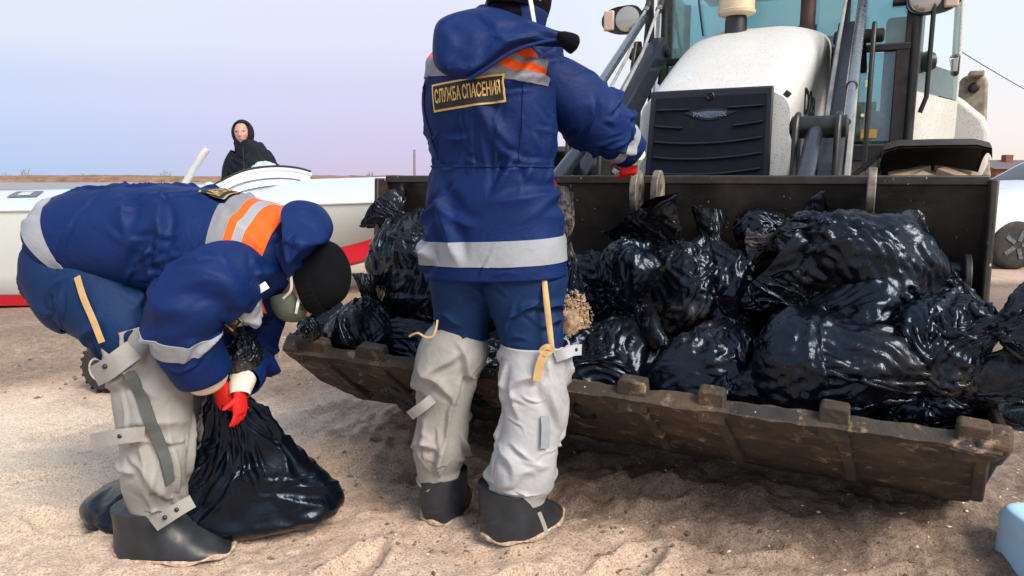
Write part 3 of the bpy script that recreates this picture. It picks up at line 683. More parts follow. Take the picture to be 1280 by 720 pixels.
for s in (-1, 1):
    wheel(s * 1.17, 2.1, .615, .42, 'front_wheel')
    wheel(s * 1.02, 4.75, .70, .52, 'rear_wheel')
    # black plastic guard over the front tyre: arched strip with a hanging rear flap
    a = np.linspace(R(108), R(12), 26); pr = np.stack([np.cos(a) * .66 + 2.1, .66 + np.sin(a) * .72 + .02 * np.sin(a) ** 8], -1)
    G = np.stack([np.stack([np.full(26, x), pr[:, 0] + dy, pr[:, 1] - dz], -1) for x, dy, dz in [(s * .90, 0, .07), (s * .91, 0, .01), (s * .98, 0, -.01), (s * 1.17, 0, -.012), (s * 1.36, 0, -.01), (s * 1.43, 0, .01), (s * 1.435, 0, .06)]], 0)
    mb = MB().grid(np.concatenate([G, G[::-1] * np.array((1, 1, 1)) - np.array((0, 0, .012))], 0), pi=True)
    mb.build('front_mudguard', 'dusty_guard', loader)
    MB().prism([(s * .92, 2.70, 1.22), (s * 1.42, 2.70, 1.22), (s * 1.42, 2.76, .78), (s * .92, 2.76, .78)], (0, .02, 0)).build('mud_flap', 'dusty_guard', loader, bevel=.006)
    MB().beam((s * .62, 2.0, 1.08), (s * .95, 2.05, 1.38), .05, .03).build('guard_bracket', 'black_metal', loader, bevel=.006)
MB().beam((-1.0, 2.1, .6), (1.0, 2.1, .6), .18, .18).build('front_axle', 'black_metal', loader, bevel=.02)
MB().beam((-.8, 4.75, .7), (.8, 4.75, .7), .22, .22).build('rear_axle', 'black_metal', loader, bevel=.02)

# ---- cab
CF = 2.9
def cab():
    c = MB()
    zt, zb = 2.95, 1.42
    xL, xR = LT(832, 20, CF)[0], LT(1140, 100, CF)[0]; print('cab x', xL, xR)
    # floor and lower body
    MB().box(((xL + xR) / 2, 4.0, 1.20), (xR - xL - .06, 1.8, .42)).build('cab_floor', 'hood_white', loader, bevel=.02)
    MB().box(((xL + xR) / 2, 4.05, zt + .05), (xR - xL + .3, 2.3, .12)).build('cab_roof', 'hood_white', loader, bevel=.04)
    def post(name, pts, w=.07, mat='black_metal'): MB().tube(pts, w / 2, 10).build(name, mat, loader)
    xr2, xl2 = xR + .34, xL - .34
    for (x, xx) in ((xL, xl2), (xR, xr2)):
        post('front_pillar', [(x, CF, 1.34), (x, CF, 2.2), (x, CF + .04, zt)], .07)
        post('middle_pillar', [(xx, CF + .95, 1.5), (xx, CF + .98, 2.2), (xx * .98, CF + 1.0, zt)], .035, 'fender_white')
        post('rear_pillar', [(xx, 5.05, 1.5), (xx, 5.05, zt)], .08)
        # slanted side window between front and middle pillars
        MB().prism([(x, CF, 1.78), (xx, CF + .95, 1.78), (xx * .98, CF + 1.0, zt), (x, CF + .04, zt)], (.004, -.004, 0)).build('side_window', 'clear_glass', loader, flat=True)
        MB().prism([(x, CF, 1.30), (xx, CF + .95, 1.30), (xx, CF + .95, 1.77), (x, CF, 1.77)], (.01, -.01, 0)).build('lower_side_panel', 'fender_white', loader, flat=True)
        MB().prism([(xx, CF + .98, 1.6), (xx, 5.05, 1.6), (xx, 5.05, zt), (xx, CF + 1.0, zt)], (.005, 0, 0)).build('rear_side_window', 'clear_glass', loader, flat=True)
        post('grab_rail', [(x + .06 * np.sign(x), CF - .05, 1.62), (x + .09 * np.sign(x), CF - .06, 1.72), (x + .09 * np.sign(x), CF - .06, 2.8)], .03)
    zb2 = LT(1100, 60, CF)[2]
    for a_, b_, c_, d_ in ((xR - .055, (1.36 + zb2) / 2, .11, zb2 - 1.36), (xR - .03, (zb2 + zt) / 2, .06, zt - zb2), (xL + .03, (zb2 + zt) / 2, .06, zt - zb2)): MB().box((a_, CF - .012, b_), (c_, .02, d_)).build('window_seal', 'black_rubber', loader, bevel=.006)
    MB().box(((xL + xR) / 2, CF, zb2), (xR - xL, .05, .05)).build('windscreen_bar', 'black_metal', loader, bevel=.008)
    MB().box(((xL + xR) / 2, CF, 1.36), (xR - xL, .07, .12)).build('cab_sill', 'black_metal', loader, bevel=.01)
    MB().prism([(xL, CF, zb2), (xR, CF, zb2), (xR, CF + .04, zt), (xL, CF + .04, zt)], (0, .006, 0)).build('windscreen', 'cab_glass', loader, flat=True)
    for a, b in ((LT(1071, 66, CF)[0], xR - .03), (xL + .03, LT(860, 70, CF)[0])):
        MB().prism([(a, CF, 1.44), (b, CF, 1.44), (b, CF, zb2 - .03), (a, CF, zb2 - .03)], (0, .006, 0)).build('lower_front_window', 'cab_glass', loader, flat=True)
        for px, py in ((.12, .80), (.12, .68), (.12, .64), (.10, .30)):
            MB().lathe((a + (b - a) * px * (2 if px == .12 else 2), CF - .004, 1.44 + (zb2 - 1.47) * py), (0, -1, 0), [(0, .012), (.004, .012)], 12).build('window_dot', 'ivory_dot', loader)
    MB().prism([(xl2, 5.08, 1.6), (xr2, 5.08, 1.6), (xr2, 5.08, zt), (xl2, 5.08, zt)], (0, .006, 0)).build('rear_window', 'clear_glass', loader, flat=True)
    MB().box((0.1, 5.0, 1.62), (1.5, .05, .55)).build('rear_lower_panel', 'black_metal', loader, bevel=.01)
    # firewall behind the hood
    MB().box(((xL + xR) / 2 - .02, CF + .03, 1.75), (1.1, .04, .85)).build('firewall', 'black_metal', loader, bevel=.01)
    # inside: seat, console, wheel, headliner
    cx = (xL + xR) / 2
    st = MB().box((cx, 4.35, 1.85), (.52, .16, .75), (R(-8), 0, 0)).box((cx, 4.1, 1.5), (.52, .5, .16)).build('driver_seat', 'black_rubber', loader, bevel=.05, seg=4)
    MB().box((cx, 4.42, 2.38), (.28, .1, .2)).build('headrest', 'black_rubber', loader, bevel=.04, seg=3)
    MB().beam((cx, CF + .25, 1.4), (cx, CF + .5, 2.0), .12, .1).build('steering_column', 'black_metal', loader, bevel=.02)
    a = np.linspace(0, 2 * math.pi, 33); MB().tube(np.stack([cx + .2 * np.cos(a), CF + .5 + .12 * np.sin(a), 2.05 + .16 * np.sin(a)], -1), .014, 8, False).build('steering_wheel', 'black_metal', loader)
    MB().box((xR - .10, CF + .45, 1.85), (.16, .5, .9)).build('side_console', 'black_metal', loader, bevel=.03)
    post('wiper', [(LT(879, 45, CF - .03)), (LT(874, 5, CF - .03)), (LT(872, -30, CF - .03))], .016)
    q = LT(1086, 167, CF - .02); MB().box(q, (.10, .003, .06)).build('yellow_sticker', 'sticker', loader)
    # crumpled clear cover lying behind the lower window
    tb = Tube([((q[0] - .06, CF + .1, 1.50), (0, 1, 0), .06, .05, .05, 2), ((q[0], CF + .1, 1.53), (0, 1, 0), .07, .12, .12, 2), ((q[0] + .10, CF + .1, 1.48), (0, 1, 0), .07, .07, .07, 2), ((q[0] + .17, CF + .1, 1.42), (0, 1, 0), .03, .03, .03, 2)], 40, 30)
    MB().grid(simulate(tb, 1.15, 1.1, 40, grav=(0, 0, 0)), pi=True, caps=True).build('plastic_cover', 'green_film', loader)
    # side mirror / lamp on the right door pillar
    m = LT(1159, 78, CF + .2); MB().lathe(m + np.array((-.05, 0, 0)), (1, 0, .1), [(0, .02), (.01, .06), (.06, .075), (.10, .05), (.11, .01)], 16).build('door_lamp', 'black_metal', loader)
    m = LT(1190, 82, CF + .9); MB().box(m, (.10, .08, .16)).build('rear_work_lamp', 'black_metal', loader, bevel=.02); MB().box(m + np.array((0, -.045, 0)), (.07, .01, .10)).build('rear_lamp_lens', 'headlamp_glass', loader, bevel=.004)
    return xL, xR
simple('sticker', (.45, .28, .06), .5)
t = NT('green_film'); t.val('Base Color', (.14, .48, .44)); t.val('Roughness', .2); t.bump(t.noise(40), .4, .01)
cxL, cxR = cab()
# front door-side lamps on brackets
def work_lamp(px, py, yl, flip):
    c = LT(px, py, yl); s = -1 if flip else 1
    h = MB(); prof = []
    n = 26; a = np.linspace(0, 2 * math.pi, n, endpoint=False)
    def oval(y, k, sh=0): return np.stack([c[0] + sh + k * .165 * np.sign(np.cos(a)) * np.abs(np.cos(a)) ** .75, np.full(n, c[1] + y), c[2] + k * .105 * np.sign(np.sin(a)) * np.abs(np.sin(a)) ** .8 * (1 + .18 * -s * -np.cos(a))], -1)
    G = np.stack([oval(.16, .35), oval(.13, .7), oval(.06, .97), oval(0, 1), oval(-.012, .97), oval(-.004, .86)], 1)
    o = h.grid(G, pi=True, caps=True).build('work_lamp', 'black_metal', loader, sharp=60)
    def lens(x0, r, nm, mat): MB().lathe((c[0] + x0, c[1] + .0, c[2]), (0, -1, 0), [(0, r), (.014, r * .97), (.024, r * .75), (.03, r * .3), (.031, .002)], 28, cap=True).build(nm, mat, o)
    lens(s * .05, .098, 'lamp_lens', 'headlamp_glass')
    v = MB().box((c[0] - s * .10, c[1] - .008, c[2]), (.085, .03, .155)).build('indicator_lens', 'amber_lens', o, bevel=.014, seg=3)
    MB().tube([c + np.array((s * .16, .04, 0)), c + np.array((s * .24, .04, 0))], .03, 10).build('lamp_arm', 'black_metal', o)
    return c
c = work_lamp(777, 25, 2.85, False)
MB().tube([LT(811, -40, 2.87), LT(811, 20, 2.87), LT(806, 70, 2.87), LT(803, 95, 2.87)], .022, 10).build('lamp_post', 'black_metal', loader)
c2 = work_lamp(1168, -4, 2.85, True)
# air pre-cleaner and exhaust on the hood
b = LT(920, 32, 2.6); h0 = b[2]
MB().lathe((b[0], b[1], h0 - .12), (0, 0, 1), [(0, .075), (.15, .075), (.22, .06)], 20).build('intake_pipe', 'black_metal', loader)
MB().lathe((b[0], b[1], LT(920, 18, 2.6)[2]), (0, 0, 1), [(-.015, .09), (0, .125), (.02, .13), (.025, .12), (.2, .12), (.24, .08), (.25, .01)], 28).build('air_precleaner', 'cream', loader)
b = LT(1009, 34, 2.75); MB().lathe((b[0], b[1], b[2] - .12), (0, 0, 1), [(0, .062), (.13, .062), (.135, .05), (1.2, .05)], 20).build('exhaust_stack', 'rust_pipe', loader)

# ---- lift arms, tilt links, rams, hoses (both sides)
def arm(s):
    # picture-right arm fixed by sight lines, the other mirrored
    xa = .60
    lo, hi = LX(1012, 240, xa), LX(1068, 25, xa)
    return lo, hi
a0, a1 = np.array((.60, .45, .75)), np.array((.60, 2.62, 2.16))
print('arm', LT(1035, 130, 1.3), LT(1070, 20, 2.4), LT(1010, 222, .9), LT(735, 225, .9), LT(850, 40, 2.4))
for s in (-1, 1):
    S = np.array((s, 1, 1)); k = lambda x, y, z: np.array((x * s, y, z))
    xo = .66
    # lift arm: dark box beam from the bucket hinge up to the tower
    MB().beam(k(xo, .32, .60), k(xo, 1.25, 1.12), .10, .20, (0, 0, 1)).build('lift_arm_nose', 'hood_white', loader, bevel=.012)
    MB().beam(k(xo, 1.15, 1.08), k(xo - .02, 2.75, 2.16), .125, .22, (0, 0, 1), .11, .16).build('lift_arm', 'navy_paint', loader, bevel=.014)
    MB().beam(k(xo + .085, 1.05, .95), k(xo + .065, 2.75, 2.14), .03, .20, (0, 0, 1), .03, .13).build('arm_side_plate', 'grey_paint', loader, bevel=.006)
    # tower
    MB().prism([k(xo + .13, 2.55, 1.1), k(xo + .13, 2.75, 1.1), k(xo + .13, 2.85, 2.1), k(xo + .13, 2.78, 2.22), k(xo + .13, 2.66, 2.2), k(xo + .13, 2.58, 2.0)], (.03 * s, 0, 0)).build('arm_tower', 'black_metal', loader, bevel=.01)
    MB().lathe(k(xo - .1, 2.72, 2.12), (s, 0, 0), [(0, .03), (0.01, .045), (.3, .045), (.31, .03)], 16).build('tower_pin', 'black_metal', loader)
    # tilt lever plates with cross pin
    for dx in (-.17, .02):
        pl = [(1.02, .95), (1.12, .90), (1.22, 1.25), (1.22, 1.47), (1.16, 1.52), (1.08, 1.50), (1.04, 1.42)]
        MB().prism([k(xo + dx, y, z) for y, z in pl], (.03 * s, 0, 0)).build('tilt_lever', 'black_metal', loader, bevel=.012)
    MB().lathe(k(xo - .19, 1.14, 1.44), (s, 0, 0), [(0, .03), (.01, .055), (.26, .055), (.27, .03)], 18).build('lever_pin', 'black_metal', loader)
    MB().tube([k(xo - .07, .27, 1.0), k(xo - .07, 1.12, 1.42)], .04, 16).build('tilt_link', 'navy_paint', loader)
    # tilt ram above the arm: barrel, rod and feed pipes
    MB().tube([k(xo + .07, 1.15, 1.46), k(xo + .07, 1.75, 1.83)], .020, 14).build('ram_rod', 'chrome', loader)
    MB().tube([k(xo + .07, 1.5, 1.67), k(xo + .07, 2.62, 2.36)], .030, 16).build('ram_barrel', 'chrome', loader)
    for d in (0, .05):
        MB().tube([k(xo - .04 + d * 2, 1.35, 1.42), k(xo - .04 + d * 2, 2.2, 2.02), k(xo - .03 + d * 2, 2.6, 2.38), k(xo - .03 + d * 2, 2.68, 2.44)], .011, 8).build('hydraulic_pipe', 'grey_paint', loader)
        MB().tube([k(xo - .03 + d * 2, 2.66, 2.41), k(xo - .03 + d * 2, 2.72, 2.48), k(xo - .03 + d * 2, 2.80, 2.42), k(xo - .03 + d * 2, 2.84, 2.2), k(xo + d * 2, 2.86, 1.9)], .022, 10).build('hydraulic_hose', 'black_rubber', loader)
        MB().lathe(k(xo - .03 + d * 2, 2.64, 2.40), (0, .7, .7), [(0, .02), (.0, .026), (.03, .026), (.03, .018), (.05, .018)], 10).build('hose_fitting', 'chrome', loader)
    # lift ram and its silver feed by the front wheel
    MB().tube([k(xo + .14, 1.3, .9), k(xo + .16, 2.4, 1.18)], .055, 16).build('lift_ram', 'grey_paint', loader)
    MB().tube([k(xo + .22, 1.9, 1.18), k(xo + .24, 2.1, 1.28), k(xo + .20, 2.3, 1.30), k(xo + .12, 2.45, 1.22)], .02, 10).build('ram_hose', 'chrome', loader)
    # fender over the rear tyre
    a = np.linspace(R(165), R(20), 24)
    G = np.stack([np.stack([np.full(24, s * x), 4.75 + np.cos(a) * rr, .72 + np.sin(a) * rr * 1.12 + dz], -1) for x, rr, dz in [(.95, .76, -.02), (.955, .80, .02), (1.05, .82, .03), (1.25, .82, .02), (1.34, .80, -.02), (1.35, .74, -.06)]], 0)
    MB().grid(G).build('rear_fender', 'fender_white', loader)
    pp = [LT(px, py, 4.1) for px, py in ((1166, 182), (1183, 130), (1192, 116), (1205, 124), (1232, 146), (1239, 165), (1236, 205), (1226, 225), (1160, 225))]
    if s < 0: pp = [p * np.array((-1, 1, 1)) for p in pp]
    MB().prism(pp, (0, .28, 0)).build('fender_box', 'fender_white', loader, bevel=.05, seg=4)
# rear boom of the backhoe folded behind the cab
q = [LT(px, py, 5.6) for px, py in ((1203, 96), (1226, 90), (1236, 99), (1234, 150), (1240, 235), (1200, 235), (1196, 120))]
bo = MB().prism(q, (0, .35, 0)).build('backhoe_boom', 'boom_dust', loader, bevel=.03, seg=3)
MB().box(LT(1220, 93, 5.55), (.12, .2, .05)).build('boom_clamp', 'boom_dust', bo, bevel=.01)
MB().lathe(LT(1217, 110, 5.6), (0, -1, 0), [(0, .05), (.04, .05), (.05, .03), (.05, .01)], 16).build('boom_pin', 'black_metal', bo)

# ================================================================== BOAT AND BACKGROUND
def gel(name, col, rough=.22):
    t = NT(name); g = t.noise(1.6, 6, .65, t.co((.6, 1, 2.5)))
    t.val('Base Color', t.mix(t.ramp(g, [(.45, 0), (.8, .3)]), col, tuple(c * .72 for c in col))); t.val('Roughness', t.ramp(t.noise(4, 5), [(.3, rough - .08), (.7, rough + .12)])); t.val('Coat Weight', .4)
gel('boat_white', (.60, .65, .65)); gel('boat_red', (.52, .008, .025), .35); gel('boat_deck', (.50, .62, .76), .3)  # white deck: blue sky reflection put into its base colour
simple('trim_black', (.02, .02, .022), .5); simple('decal_grey', (.09, .11, .13), .5, var=.6, scale=30); simple('alu_grey', (.47, .47, .46), .45, var=.2)
boat = thing('boat', 'long white boat with red bottom stranded on the sand behind the bending worker', 'boat', (-4.0, 7.1, 0))
def build_boat():
    # X, half beam, keel z, chine z, sheer z, crown z, chine half beam
    st = [(-8.6, .92, .05, .16, .86, 1.02, .80), (-6.5, .98, .05, .16, .88, 1.045, .84), (-5, 1.0, .05, .165, .90, 1.06, .86), (-3.9, 1.0, .06, .18, .915, 1.085, .85), (-3.0, .98, .10, .27, .93, 1.12, .80),
          (-2.2, .93, .22, .42, .95, 1.16, .70), (-1.5, .82, .38, .57, .965, 1.185, .55), (-.9, .62, .55, .74, .985, 1.19, .36), (-.45, .33, .74, .87, 1.01, 1.14, .16), (-.22, .03, .95, .98, 1.05, 1.06, .02)]
    s = spline(np.array(st), 70); X = s[:, 0]; cy = 7.1
    def strip(rows): return np.stack(rows, 1)
    def pt(y, z): return np.stack([X, cy + y, z], -1)
    for sg in (-1, 1):
        hb, ck, kz, cz, sz = s[:, 1], s[:, 6], s[:, 2], s[:, 3], s[:, 4]
        nm = ('hull_bottom', 'hull_side')
        MB().grid(strip([pt(0 * X, kz - .03), pt(sg * ck * .6, kz - .015), pt(sg * ck * .965, kz + (cz - kz) * .12), pt(sg * ck, cz - .0)])).build('hull_bottom', 'boat_red', boat, world=True)
        MB().grid(strip([pt(sg * (ck - .012), cz - .006), pt(sg * (ck + .006), cz + .01), pt(sg * (ck + (hb - ck) * .35), cz + (sz - cz) * .25), pt(sg * (ck + (hb - ck) * .85), cz + (sz - cz) * .7), pt(sg * hb, sz)])).build('hull_side', 'boat_white', boat, world=True)
        p = pt(sg * (hb + .004), sz + .004); MB().tube(p, .014, 8).build('gunwale_trim', 'boat_white', boat, world=True)
    u = np.linspace(-1, 1, 25)
    D = np.stack([pt(q * s[:, 1], s[:, 4] + (s[:, 5] - s[:, 4]) * (1 - abs(q) ** 2.2)) for q in u], 1)
    MB().grid(D).build('deck', 'boat_deck', boat, world=True)
    MB().add([D[0, k] for k in range(25)] + [(X[0], cy - s[0, 6], s[0, 3]), (X[0], cy, s[0, 2]), (X[0], cy + s[0, 6], s[0, 3])][::-1], [tuple(range(28))]).build('transom', 'boat_white', boat, world=True, flat=True)
    # raised cockpit coaming: arched white lip with black rubber along its crest
    A = [P(258, 240, 6.55), P(275, 232, 6.5), P(300, 219.5, 6.52), P(325, 213.5, 6.6), P(350, 212, 6.75), P(372, 214, 6.95), P(388, 218, 7.15)]
    A = spline(np.array(A), 40)
    co = MB().tube(A, np.linspace(.028, .02, 40), 10).build('coaming', 'boat_white', boat, world=True)
    MB().tube(A + np.array((-.0, -.004, .03)), .012, 8).build('rubber_edge', 'trim_black', co, world=True)
    low = A + np.array((.03, -.10, -.14)); low[:, 2] = np.minimum(low[:, 2], 1.13)
    w = np.stack([A, A * .5 + low * .5 + np.array((0, -.03, .0)), low], 1); MB().grid(w).build('coaming_skirt', 'boat_white', co, world=True)
    MB().tube(np.stack([A[k] * .45 + low[k] * .55 + np.array((0, -.045, .0)) for k in range(4, 36)]), .005, 6).build('seam', 'decal_grey', co, world=True)
    MB().lathe(P(262, 237, 6.5), (0, 0, 1), [(-.05, .03), (0, .045), (.05, .04), (.07, .01)], 14).build('coaming_end_cap', 'boat_white', co, world=True)
    q = [P(8, 249.5, 6.45), P(46, 249.5, 6.45), P(56, 243, 6.75), P(22, 243, 6.75)]
    dz = lambda p: np.array((p[0], p[1], np.interp(p[0], X, s[:, 4]) + (np.interp(p[0], X, s[:, 5]) - np.interp(p[0], X, s[:, 4])) * (1 - abs((p[1] - cy) / np.interp(p[0], X, s[:, 1])) ** 2.2) + .008))
    g = np.array([[dz(quad(*q, a, b)) for b in np.linspace(0, 1, 6)] for a in np.linspace(0, 1, 8)]); MB().grid(g).build('deck_plate', 'decal_grey', boat, world=True)
    gi = g[2:6, 1:5] + np.array((0, 0, .003)); MB().grid(gi).build('deck_plate_mark', 'alu_grey', boat, world=True)
    for x in (-7.5, -5.2): MB().box((x, 7.1, .03), (.25, 1.2, .09)).build('keel_block', 'decal_grey', boat, world=True, bevel=.01)
build_boat()
pole = MB().tube(np.array([P(222, 246, 6.7), P(240, 214, 6.7), P(257, 188.5, 6.7), P(258.5, 186, 6.7)]), [.031, .031, .031, .022], 14).build('boat_pole', 'alu_grey')
tag(pole, 'pale grey round pole sticking up slantwise out of the boat', 'pole')
simple('cloth_blue', (.40, .55, .72), .8, var=.25, scale=14)
tb = Tube([(P(316, 209, 6.75), (0, 1, 0), .02, .01, .01, 2), (P(321, 209.5, 6.75), (0, 1, 0), .07, .032, .04, 2.5), (P(332, 209, 6.78), (0, 1, 0), .09, .04, .04, 2.5), (P(341, 209, 6.8), (0, 1, 0), .07, .03, .04, 2.5), (P(347, 211.5, 6.8), (0, 1, 0), .02, .01, .01, 2)], 32, 24, lump=.3, seed=4)
o = MB().grid(simulate(tb, 1.12, 1.1, 40, grav=(0, 0, 0), puff=.02), pi=True, caps=True).build('cloth_bundle', 'cloth_blue'); tag(o, 'pale blue cloth bundle lying on the coaming in front of the hooded person', 'cloth')

# trailer wheel half hidden behind the bending worker's leg
wl = thing('small_wheel', 'small black rubber wheel standing on the sand below the boat', 'wheel', tuple(PG(133, 486)))
c = PG(133, 486); r = .135
MB().lathe(c + np.array((0, 0, r - .01)), (.35, .94, 0), [(-.045, r * .55), (-.05, r * .85), (-.03, r * .98), (0, r), (.03, r * .98), (.05, r * .85), (.045, r * .55)], 30).build('tyre', 'black_rubber', wl, world=True)
MB().lathe(c + np.array((0, 0, r - .01)), (-.35, -.94, 0), [(.03, r * .56), (.047, r * .5), (.04, r * .2), (.055, r * .18), (.056, .001)], 24).build('rim', 'alu_grey', wl, world=True)
for k in range(18):
    a = k * 2 * math.pi / 18; ax = np.array((.35, .94, 0)); u = np.array((.94, -.35, 0)); d = u * math.cos(a) + Z1 * math.sin(a)
    MB().box((0, 0, 0), (.001, .001, .001)) if 0 else MB().beam(c + Z1 * (r - .01) + d * r * .99 - ax * .04, c + Z1 * (r - .01) + d * r * .99 + ax * .04, .016, .012, d).build('tread_block', 'black_rubber', wl, world=True)

# utility poles, wire, shrubs on the horizon
simple('pole_wood', (.20, .17, .15), .9, var=.3); simple('pole_concrete', (.36, .31, .25), .9, var=.25, scale=5)
def upole(px, top, Y, r, mat, label, arm=True):
    b = P(px, 222, Y); b[2] = 0; tp = P(px, top, Y)
    o = thing('utility_pole', label, 'pole', tuple(b)); MB().tube([b, (b + tp) / 2, tp], [r * 1.2, r * 1.1, r], 10).build('post', mat, o, world=True)
    if arm:
        MB().beam(tp + np.array((-.6, 0, -.5)), tp + np.array((.6, 0, -.5)), .08, .08).build('crossarm', mat, o, world=True)
        for k in (-.5, 0, .5): MB().lathe(tp + np.array((k, 0, -.46)), (0, 0, 1), [(0, .03), (.06, .05), (.12, .05), (.16, .02)], 8).build('insulator', 'alu_grey', o, world=True)
    return tp
upole(518, 187, 60, .09, 'pole_wood', 'thin distant utility pole on the bank beside the standing worker', arm=False)
tp = upole(1190.5, 40, 16, .09, 'pole_concrete', 'weathered concrete utility pole rising behind the cab of the loader', arm=False)
for k in (-.07, .05): 
    o = MB().lathe(tp + np.array((k, 0, -.05)), (0, 0, 1), [(0, .012), (.10, .014), (.11, .03), (.17, .03), (.19, .01)], 8).build('insulator', 'alu_grey', [q for q in bpy.data.objects if q.name.startswith('utility_pole')][-1], world=True)
a, b = P(1191, 58, 16), P(1420, 172, 30); w = np.linspace(0, 1, 30)[:, None]
wi = MB().tube(a * (1 - w) + b * w + Z1 * (-.9 * (w - w * w)), .011, 6).build('power_line', 'trim_black'); tag(wi, 'dark power line sagging away from the concrete pole', 'wire')
def shrub(px, Y, h, seed, label):
    rs = np.random.RandomState(seed); b = P(px, 221, Y); b[2] = .4; o = thing('bare_shrub', label, 'shrub', tuple(b), group='bare shrubs on the horizon'); mb = MB(); tw = MB()
    for k in range(7):
        d = np.array((rs.randn() * .35, rs.randn() * .2, 1)) * h * (.6 + .4 * rs.rand()); q = b + np.array((rs.randn() * .2 * h, 0, 0)); mb.tube([q, q + d * .5, q + d], [.05, .035, .015], 5)
        for m in range(5):
            s0 = q + d * (.3 + .6 * rs.rand()); e = np.array((rs.randn() * .3, rs.randn() * .2, .3 + .3 * rs.rand())) * h * .5; tw.tube([s0, s0 + e], [.02, .008], 4)
    mb.build('stem', 'pole_wood', o, world=True); tw.build('twigs', 'pole_wood', o, world=True)
for k, (px, h, lb) in enumerate(((30, 2.4, 'tallest bare shrub on the far bank above the deck plate of the boat'), (8, 1.6, 'bare shrub on the far bank at the stern end of the boat'), (207, 2.0, 'bare shrub on the far bank just before the slanting pole'), (105, 1.4, 'low bare shrub above the bent back of the worker, paired with another'),
        (456, 1.3, 'smaller of two bare shrubs on the bank beyond the bow of the boat'), (464, 1.7, 'taller of two bare shrubs on the bank beyond the bow of the boat'))): shrub(px, 150, h, k, lb)
# house far right
simple('brick', (.20, .075, .055), .9, var=.3); simple('roof_dark', (.13, .10, .11), .8)
h = thing('house', 'low brick house with a chimney far behind the parked car', 'house', tuple(P(1247, 221, 60) * np.array((1, 1, 0))))
hc = P(1250, 221, 60); hc[2] = 0
MB().box(hc + np.array((1.5, 0, .9)), (7, 5, 1.8)).build('wall', 'brick', h, world=True)
rf = MB().prism([hc + np.array((-2.3, -2.8, 1.75)), hc + np.array((-2.3, 2.8, 1.75)), hc + np.array((-2.3, 0, 2.5))], (7.6, 0, 0)).build('roof', 'roof_dark', h, world=True)
MB().box(hc + np.array((.1, -.5, 2.5)), (.6, .6, .8)).build('chimney', 'brick', rf, world=True, bevel=.02)
for k in (-1, 1.5, 4): MB().box(hc + np.array((k, -2.52, 1.0)), (.9, .06, .8)).build('window', 'trim_black', h, world=True)

